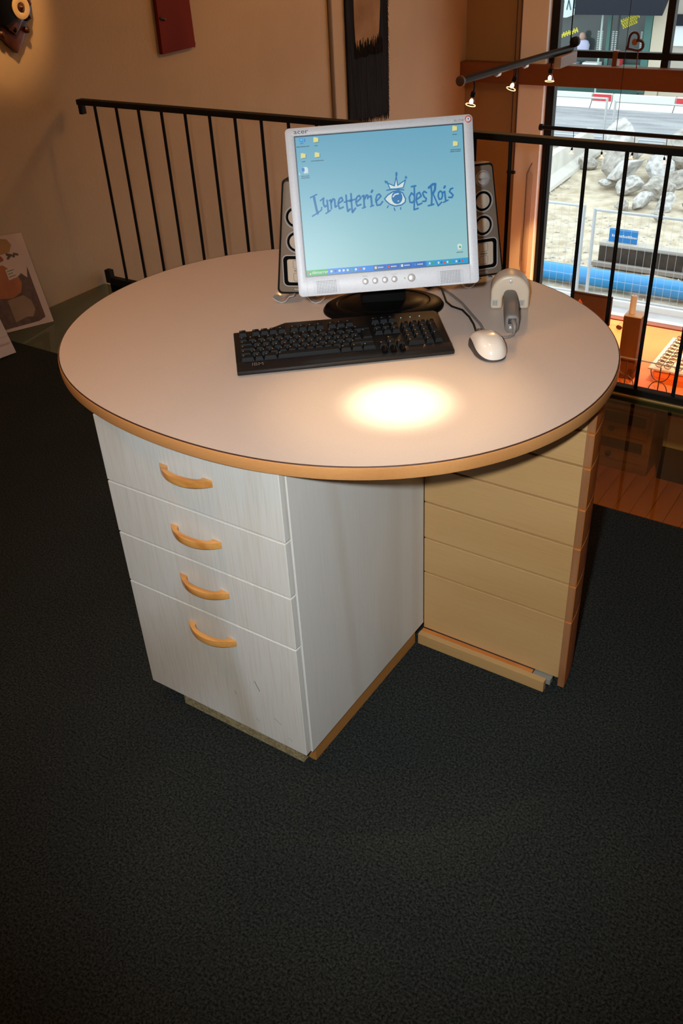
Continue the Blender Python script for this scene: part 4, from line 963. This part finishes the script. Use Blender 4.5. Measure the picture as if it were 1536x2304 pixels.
MB().box(-0.20, 0.20, -0.26, 0.26, 0.0, 0.075).build('block', M_or, ty, 0.003)
MB().box(-0.235, 0.235, -0.315, 0.315, 0.0755, 0.088).build('board', MT['white'], ty, 0.002)
fm_ = [mat('frame_brown', (0.07, 0.03, 0.015), 0.3), mat('frame_black', (0.02, 0.015, 0.012), 0.3), mat('frame_bronze', (0.22, 0.11, 0.05), 0.3, 0.6)]
for k in range(10):
    for c_ in range(2):
        glasses((-0.405 + 0.145 * c_, 4.82 + 0.062 * k, ZD + 0.0895), R(random.uniform(-5, 5)), ('folded eyeglasses with brown frames on the white display tray', 'folded eyeglasses with black frames on the white display tray', 'folded eyeglasses with bronze metal frames on the white display tray')[(k + c_) % 3], ('brown', 'black', 'bronze')[(k + c_) % 3] + ' eyeglasses on the display tray', fm_[(k + c_) % 3], 1.0, True)
M_iron = mat('wrought_iron', (0.05, 0.018, 0.010), 0.5)
for x in (-0.355, -0.60):
    s_ = thing('iron_ornament', 'slim wrought iron ornament with curled arms before the glass screen', 'ornament', (x, 4.555, ZD), 0, 'wrought iron ornaments before the glass screen')
    MB().tube([(0, 0, 0.0), (0, 0, 0.215)], 0.0045, 6).build('stem', M_iron, s_)
    for sx in (-1, 1):
        for zc, sg in ((0.105, 1), (0.105, -1)):
            pts = [(sx * (0.065 - 0.065 * math.cos(R(10 * k))) if False else sx * 0.075 * math.sin(R(9 * k)) ** 1.0 * 0.9, 0, zc + sg * 0.085 * (1 - math.cos(R(9 * k)))) for k in range(11)]
            MB().tube(pts, 0.0035, 6).build('curl', M_iron, s_, smooth=60)
bt = thing('bead_strand', 'string of dark beads hanging before the orange platform', 'beads', (-0.512, 4.545, ZD))
MB().tube([(0, 0, 0.0), (0, 0, 0.20)], 0.0018, 6).build('thread', M_iron, bt)
bead = None
for k in range(9):
    if bead is None:
        o = MB().lathe([(0.001, -0.008), (0.006, -0.005), (0.0075, 0), (0.006, 0.005), (0.001, 0.008)], n=10).build('bead', M_iron, bt, smooth=60); bead = o.data
    else: o = new_obj('bead', bead, bt)
    o.location = (0, 0, 0.03 + 0.02 * k)
# heart-shaped ornament hanging in the window
ht = thing('heart_ornament', 'dark red open heart ornament on a stick in the shop window', 'ornament', (-1.155, 5.66, 0.475))
hp = []
for k in range(28):
    t = 2 * math.pi * k / 28
    x = 0.0041 * 16 * math.sin(t) ** 3; z = 0.0041 * (13 * math.cos(t) - 5 * math.cos(2 * t) - 2 * math.cos(3 * t) - math.cos(4 * t))
    a = R(-52); hp.append((x * math.cos(a) - z * math.sin(a) - 0.02, 0, 0.20 + x * math.sin(a) + z * math.cos(a)))
MB().tube(hp, 0.010, 8, closed=True).build('heart', mat('dark_red_heart', (0.07, 0.012, 0.010), 0.4), ht, smooth=60)
MB().tube([(0.015, 0, 0.026), (0.012, 0, 0.15)], 0.004, 6).build('stick', mat('red_stick', (0.25, 0.04, 0.03), 0.5), ht)
MB().lathe([(0.002, -0.004), (0.022, 0.0), (0.002, 0.004)], (-0.02, 0, 0.205), 14, 'y').build('inner_piece', mat('rust_piece', (0.35, 0.13, 0.05), 0.5), ht, smooth=50)

# shop furniture below, seen through the glass floor
lc = thing('shop_cabinet', 'brown wooden shop cabinet with dark drawer panels below the glass floor', 'cabinet', (-0.80, 5.45, -2.60))
M_cab = wood('dark_oak', (0.24, 0.11, 0.04), (0.17, 0.07, 0.025), 'x', 6, 0.5)
MB().box(-0.95, 0.30, -0.20, 0.20, 0.0, 0.80).build('body', M_cab, lc, 0.004)
for cx in (-0.63, -0.02):
    for z0 in (0.10, 0.345, 0.59):
        d_f = MB().box(cx - 0.295, cx + 0.285, -0.213, -0.201, z0, z0 + 0.225).build('drawer', M_cab, lc, 0.003)
        MB().box(cx - 0.26, cx + 0.255, -0.2165, -0.2135, z0 + 0.11, z0 + 0.205).build('dark_inset', MT['print_dark'], d_f)
        MB().lathe([(0.020, -0.213), (0.026, -0.232), (0.012, -0.24)], (cx - 0.02, 0, z0 + 0.055), 14, 'y').build('knob', MT['print_dark'], d_f, smooth=40)
bp_ = thing('beige_screen', 'plain beige panel standing on a dark base below the glass floor', 'panel', (-0.08, 5.32, -2.60))
MB().box(-0.34, 0.40, -0.02, 0.02, 0.30, 0.80).build('panel', mat('beige_panel', (0.52, 0.43, 0.28), 0.7), bp_, 0.004)
MB().box(-0.34, 0.40, -0.05, 0.05, 0.0, 0.299).build('base', MT['print_dark'], bp_, 0.004)

# ================================================================ OUTSIDE
ZG = -2.40
def outside_ground():
    nx, ny = 70, 62
    x0, x1, y0, y1 = -9.0, 3.0, 8.46, 15.6
    vs = []; fs = []
    for j in range(ny + 1):
        for i in range(nx + 1):
            x = x0 + (x1 - x0) * i / nx; y = y0 + (y1 - y0) * j / ny
            h_ = 0.05 * noise.noise(Vector((x * 0.9, y * 0.9, 0))) + 0.03 * noise.noise(Vector((x * 3.1, y * 3.1, 4)))
            vs.append((x, y, ZG + h_ - 0.02))
    for j in range(ny):
        for i in range(nx):
            a = j * (nx + 1) + i; fs.append((a, a + 1, a + nx + 2, a + nx + 1))
    return MB().add(vs, fs)
M_dirt = mat('sandy_rubble_ground', (0.42, 0.35, 0.25), 0.95, var=(0.62, 0.55, 0.43), vscale=(5, 5, 5), vdet=8, bump=1.0, bscale=18)
gr = struct(outside_ground().build('ground', M_dirt, smooth=80), 'sandy ground of the building site', 'ground')
struct(MB().box(-9, 3.4, 6.02, 8.36, ZG - 0.2, ZG).build('pavement', mat('pale_pavement', (0.55, 0.55, 0.56), 0.9, var=(0.47, 0.47, 0.48), vscale=(4, 4, 4))), 'pale grey pavement outside the window', 'pavement')
struct(MB().box(-9, 3.4, 8.36, 8.46, ZG - 0.2, ZG + 0.07).build('kerb', mat('white_kerb', (0.78, 0.76, 0.74), 0.8), None, 0.01), 'white kerb along the building site', 'kerb')
struct(MB().box(-16, 3.0, 15.6, 24.0, ZG - 0.2, ZG).build('street', mat('asphalt', (0.26, 0.27, 0.29), 0.9, var=(0.40, 0.41, 0.43), vscale=(1.2, 6, 1), vdet=6)), 'grey asphalt street', 'street')

# gravel: uncountable
gm = MB(); rg2 = random.Random(11)
for i in range(1900):
    x = rg2.uniform(-6, 0.6); y = rg2.uniform(8.6, 13.5); r_ = rg2.uniform(0.008, 0.026)
    if x < -2.0 and y < 10.4: r_ *= 1.5
    if 8.70 < y < 9.02 or (9.5 < y < 9.85 and x > -2.7) or (y > 11.7 and x > -4.2): continue
    z = ZG + 0.0
    a = rg2.uniform(0, 6)
    q = [(x + r_ * math.cos(a + k * 1.57) * rg2.uniform(.7, 1.2), y + r_ * math.sin(a + k * 1.57) * rg2.uniform(.7, 1.2), z - 0.01) for k in range(4)]
    gm.add(q + [(x, y, z + r_ * 0.9)], [(0, 1, 4), (1, 2, 4), (2, 3, 4), (3, 0, 4)])
g_ = gm.build('gravel', mat('pale_gravel', (0.62, 0.58, 0.51), 0.9)); tag(g_, 'pale gravel scattered over the building site ground', 'gravel', None, 'stuff')

# broken concrete boulders
M_rock = [mat('broken_concrete_a', (0.62, 0.62, 0.61), 0.9, var=(0.34, 0.33, 0.31), vscale=(3, 3, 3), vdet=7, bump=0.8, bscale=14),
          mat('broken_concrete_b', (0.50, 0.48, 0.44), 0.9, var=(0.26, 0.24, 0.21), vscale=(3, 3, 3), vdet=7, bump=0.8, bscale=14)]
def rock_mesh(seed):
    rr_ = random.Random(seed + 40); bm = bmesh.new(); bmesh.ops.create_icosphere(bm, subdivisions=3, radius=1.0)
    cuts = [(Vector((rr_.uniform(-1, 1), rr_.uniform(-1, 1), rr_.uniform(-1, 1))).normalized(), rr_.uniform(0.38, 0.82)) for _ in range(14)]
    for v in bm.verts:
        for nrm, dd in cuts:
            e = v.co.dot(nrm) - dd
            if e > 0: v.co -= nrm * e
        v.co *= 1.15 + 0.16 * noise.noise(v.co * 3.1 + Vector((seed, 0, 0)))
    me = bpy.data.meshes.new('rock'); bm.to_mesh(me); bm.free(); me.materials.append(M_rock[seed % 2]); return me
rocks = [rock_mesh(s) for s in range(8)]
px_rocks = []
rk = random.Random(5)
for row_, (y_, s0, zoff) in enumerate(((14.7, .46, .16), (14.0, .42, .12), (13.4, .34, .04), (12.8, .30, 0), (12.3, .22, 0))):
    x_ = -4.15 + 0.28 * row_ + rk.uniform(0, .15)
    while x_ < -0.9:
        s_ = s0 * rk.uniform(.65, 1.15)
        px_rocks.append((x_, y_ + rk.uniform(-.2, .2), s_, rk.randrange(8)))
        x_ += s_ * 1.95
px_rocks += [(-3.1, 12.05, .12, 1), (-2.0, 11.75, .10, 0), (-3.75, 13.2, .13, 2), (-2.5, 11.8, .13, 5), (-4.4, 14.1, .18, 3)]
rlab = ['large pale broken concrete boulder on the rubble heap', 'small grey chunk of broken concrete beside the rubble heap']
for k, (x, y, s_, mi) in enumerate(px_rocks):
    o = new_obj('concrete_boulder', rocks[mi])
    o.location = (x, y, ZG + s_ * 0.45 + (0.10 if s_ > .38 else 0)); o.scale = (s_, s_ * random.uniform(.8, 1.0), s_ * random.uniform(.6, .85)); o.rotation_euler = (random.uniform(-.5, .5), random.uniform(-.5, .5), random.uniform(0, 6))
    big = s_ >= .26
    tag(o, rlab[0] if big else rlab[1], 'boulder', 'large boulders of the rubble heap' if big else 'small chunks round the rubble heap')

pp_ = thing('blue_pipe', 'thick bright blue plastic pipe lying along the kerb', 'pipe', (-3, 8.86, ZG + 0.115))
MB().tube([(-5, 0, 0), (6, 0, 0)], 0.105, 28).build('pipe', mat('blue_pvc', (0.02, 0.27, 0.62), 0.3, coat=0.3), pp_, smooth=40)
M_galv = mat('galvanised_tube', (0.52, 0.55, 0.57), 0.4, 0.4)
def fence(name, label, x0, x1, y, z1, group, step=0.085, r=0.019, nrow=5):
    f_ = thing(name, label, 'fence', (x0, y, ZG), 0, group)
    w = x1 - x0; h_ = z1 - ZG
    for x in (0, w): MB().tube([(x, 0, 0.0), (x, 0, h_)], r, 10).build('post', M_galv, f_, smooth=40)
    for z in (h_ - 0.012, 0.12): MB().tube([(0, 0, z), (w, 0, z)], r * 0.8, 10).build('rail', M_galv, f_, smooth=40)
    m = MB(); n_ = int(w / step)
    for k in range(1, n_): m.tube([(w * k / n_, 0, 0.12), (w * k / n_, 0, h_ - 0.015)], 0.0014, 4, cap=False)
    for k in range(1, nrow): m.tube([(0, 0, 0.12 + (h_ - 0.13) * k / nrow), (w, 0, 0.12 + (h_ - 0.13) * k / nrow)], 0.0014, 4, cap=False)
    o = m.build('wire_mesh', M_galv, f_); o['kind'] = 'stuff'
    for x in (0.0, w): MB().box(x - 0.1, x + 0.1, -0.14, 0.14, -0.0, 0.05).build('foot_block', mat('foot_grey', (0.5, 0.5, 0.5), 0.9), f_, 0.01)
fence('site_fence', 'galvanised mesh site fence panel ending at the pale barrier', -5.6, -2.350, 8.305, -1.285, None)
fence('site_fence', 'galvanised mesh site fence panel in front of the dark trench beam', -2.225, 1.3, 8.305, -1.31, None)
fence('site_fence', 'distant mesh fence panel before the red and white barrier', -9.2, -4.82, 16.0, -1.60, 'distant fence panels along the street', 0.12, 0.022)
fence('site_fence', 'distant mesh fence panel before the red and white barrier', -4.66, -0.6, 16.0, -1.64, 'distant fence panels along the street', 0.12, 0.022)
br = thing('concrete_barrier', 'long pale concrete barrier slanting away from the fence', 'barrier', (-4.62, 12.1, ZG), R(3))
MB().prism([(-0.20, 0.0), (0.22, 0.0), (0.20, 0.06), (0.06, 0.14), (0.02, 0.42), (-0.10, 0.42), (-0.14, 0.14)], 0.0, 3.2, 'y').build('block', mat('pale_concrete', (0.66, 0.65, 0.60), 0.85, var=(0.56, 0.54, 0.49), vscale=(3, 3, 3)), br, 0.01)
tb_ = thing('trench_beam', 'dark rusty steel trench beam with pale top edge', 'beam', (-2.58, 9.66, ZG))
MB().box(0, 4.2, 0, 0.12, 0.0, 0.25).build('beam', mat('rusty_steel', (0.075, 0.05, 0.035), 0.8, var=(0.04, 0.03, 0.022), vscale=(6, 6, 6)), tb_, 0.008)
MB().box(0, 4.2, -0.02, 0.13, 0.2505, 0.285).build('top_flange', mat('dusty_flange', (0.45, 0.42, 0.38), 0.9), tb_, 0.004)
MB().box(-0.05, 4.2, -0.10, -0.021, 0.0, 0.05).build('bottom_flange', mat('dusty_flange_low', (0.30, 0.27, 0.24), 0.9), tb_, 0.004)
sg = thing('blue_sign', 'small blue sign board standing on the dark trench beam', 'sign', (-2.30, 9.73, ZG + 0.2855))
MB().box(-0.19, 0.17, -0.012, 0.012, 0.0, 0.165).build('board', mat('sign_blue', (0.02, 0.20, 0.52), 0.5), sg, 0.003)
mm = MB()
t = -0.15
while t < 0.16:
    mm.box(t, t + 0.012, -0.0135, -0.0122, 0.065, 0.065 + rg2.uniform(0.02, 0.034)); t += 0.02
mm.build('lettering', MT['white'], sg)

# red and white street barrier, one thing per element
M_bw = mat('barrier_white', (0.72, 0.72, 0.68), 0.8); M_brd = mat('barrier_red', (0.62, 0.05, 0.06), 0.6)
bx0 = -9.4
for k in range(7):
    red = k % 2 == 1
    b_ = thing('street_barrier', 'red element of the low street barrier' if red else 'white element of the low street barrier', 'barrier', (bx0, 19.3, ZG), 0, 'red elements of the street barrier' if red else 'white elements of the street barrier')
    w = 0.45 if red else 1.35
    m = MB().prism([(-0.16, 0), (0.16, 0), (0.05, 0.14), (0.05, 0.28), (-0.05, 0.28), (-0.05, 0.14)], 0.0, w - 0.02, 'x')
    m.build('block', M_bw, b_, 0.008)
    if red: MB().box(0.01, w - 0.03, -0.062, -0.051, 0.135, 0.27).build('reflector', M_brd, b_, 0.003)
    bx0 += w

# shop across the street
fb = thing('shop_building', 'shopfront across the street with dark windows, awning and green pilaster', 'building', (-6.5, 20.9, ZG))
def PX(px): return -7.9 + (px - 1250) * 0.0101 + 6.5
def PZ(row): return 2.40 - 0.50 - row * 0.00918
M_green = mat('green_paint', (0.06, 0.17, 0.15), 0.5); M_cream = mat('cream_stone', (0.62, 0.55, 0.42), 0.8); M_navy = mat('navy_awning', (0.004, 0.007, 0.016), 0.8)
M_dw = mat('dark_shop_glass', (0.045, 0.06, 0.06), 0.12)
def bxp(name, p0, p1, r0, r1, m_, par=fb, y0=-0.05, y1=0.0):
    return MB().box(PX(p0), PX(p1), y0, y1, PZ(r1), PZ(r0)).build(name, m_, par, 0.004)
MB().box(-5.5, 4.5, 0.0, 0.6, 0.0, 7.0).build('wall', mat('facade_wall', (0.45, 0.42, 0.36), 0.9), fb)
bxp('base_panel', 1000, 1462, 168, 206, M_green)
bxp('base_panel', 1507, 1800, 150, 206, M_cream)
bxp('shop_window', 1100, 1376, -60, 166, M_dw, y0=-0.03); bxp('shop_window', 1384, 1460, -60, 166, M_dw, y0=-0.03)
bxp('window_post', 1376, 1384, -60, 168, M_green, y0=-0.06)
bxp('pilaster', 1461, 1477, -60, 200, M_green, y0=-0.12); bxp('pilaster', 1478, 1506, -60, 206, M_cream, y0=-0.10)
bxp('side_window', 1512, 1700, 52, 95, mat('lit_white_window', (0.75, 0.80, 0.82), 0.4), y0=-0.04)
bxp('side_fascia', 1508, 1700, 28, 51, M_navy, y0=-0.10)
MB().prism([(-0.10, PZ(-70)), (-0.85, PZ(-10)), (-0.85, PZ(22)), (-0.80, PZ(22)), (-0.10, PZ(-40))], PX(1326), PX(1516), 'x').build('awning', M_navy, fb)
sgn = MB().prism([(PX(1210), PZ(-60)), (PX(1328), PZ(-60)), (PX(1328), PZ(16)), (PX(1312), PZ(26)), (PX(1285), PZ(36)), (PX(1262), PZ(36)), (PX(1245), PZ(28)), (PX(1210), PZ(28))], -0.22, -0.15, 'y').build('sign_board', mat('pale_sign', (0.62, 0.72, 0.70), 0.6), fb, 0.004)
mm = MB()
for a_ in ([(1262, 20), (1270, -8)], [(1268, 4), (1276, 2)], [(1284, 18), (1287, -2), (1293, 18)], [(1302, -12), (1300, 14), (1310, 16), (1318, -14)], [(1320, -4), (1318, 16)]):
    mm.stroke([(PX(x), PZ(r_)) for x, r_ in a_], 0.03, -0.222)
mm.build('sign_lettering', mat('sign_ink', (0.05, 0.12, 0.16), 0.6), fb)
M_yel = mat('yellow_paint', (0.80, 0.72, 0.05), 0.5)
mm = MB()
for p0, p1, r0, r1 in ((1262, 1307, 80, 64), (1405, 1444, 46, 30), (1410, 1440, 55, 42)):
    n_ = 15; pts = []
    for k in range(n_ + 1):
        f_ = k / n_; pts.append((PX(p0 + (p1 - p0) * f_), PZ(r0 + (r1 - r0) * f_ + (5 if k % 2 else -4))))
    mm.stroke(pts, 0.028, -0.035)
mm.build('yellow_script', M_yel, fb)
mm = MB()
for p0 in (1354, 1362, 1388, 1395, 1452):
    for k in range(12):
        r_ = 66 + k * 4.0; mm.box(PX(p0), PX(p0 + 4.5), -0.036, -0.031, PZ(r_ + 2.2), PZ(r_))
mm.build('price_list', mat('pale_print', (0.55, 0.62, 0.62), 0.6), fb)
bxp('goods', 1262, 1300, 138, 160, mat('goods_cream', (0.70, 0.62, 0.36), 0.7), y0=-0.30, y1=-0.06)
bxp('goods', 1304, 1320, 136, 160, mat('goods_teal', (0.16, 0.24, 0.26), 0.7), y0=-0.30, y1=-0.06)
bxp('goods', 1334, 1372, 134, 160, mat('goods_white', (0.72, 0.74, 0.72), 0.7), y0=-0.30, y1=-0.06)
bxp('goods', 1404, 1420, 126, 160, M_brd, y0=-0.30, y1=-0.06)
bxp('goods', 1421, 1460, 138, 160, mat('goods_green', (0.12, 0.30, 0.24), 0.7), y0=-0.30, y1=-0.06)
bxp('display_ledge', 1240, 1462, 160, 168, mat('white_ledge', (0.74, 0.74, 0.72), 0.6), y0=-0.45, y1=-0.052)
pl_ = thing('street_pole', 'thin pale green pole standing before the shopfront', 'pole', (PX(1381) - 6.5, 20.3, ZG))
MB().tube([(0, 0, 0), (0.02, 0, 4.0)], 0.022, 8).build('pole', mat('pole_green', (0.42, 0.55, 0.50), 0.5), pl_, smooth=40)

# stand-in bust for an unclear lavender figure at the shop window
MB().lathe([(0.10, 0.0), (0.13, 0.06), (0.15, 0.20), (0.11, 0.28), (0.04, 0.31)], (PX(1330), -0.22, PZ(117)), 16, 'z', 1.0, 0.6).build('figure_bust', mat('lavender_cloth', (0.46, 0.48, 0.66), 0.8), fb, smooth=60)
MB().lathe([(0.03, 0.0), (0.06, 0.03), (0.07, 0.09), (0.05, 0.14), (0.01, 0.155)], (PX(1326), -0.22, PZ(117) + 0.30), 14).build('figure_head', mat('figure_pink', (0.45, 0.28, 0.22), 0.6), fb, smooth=60)
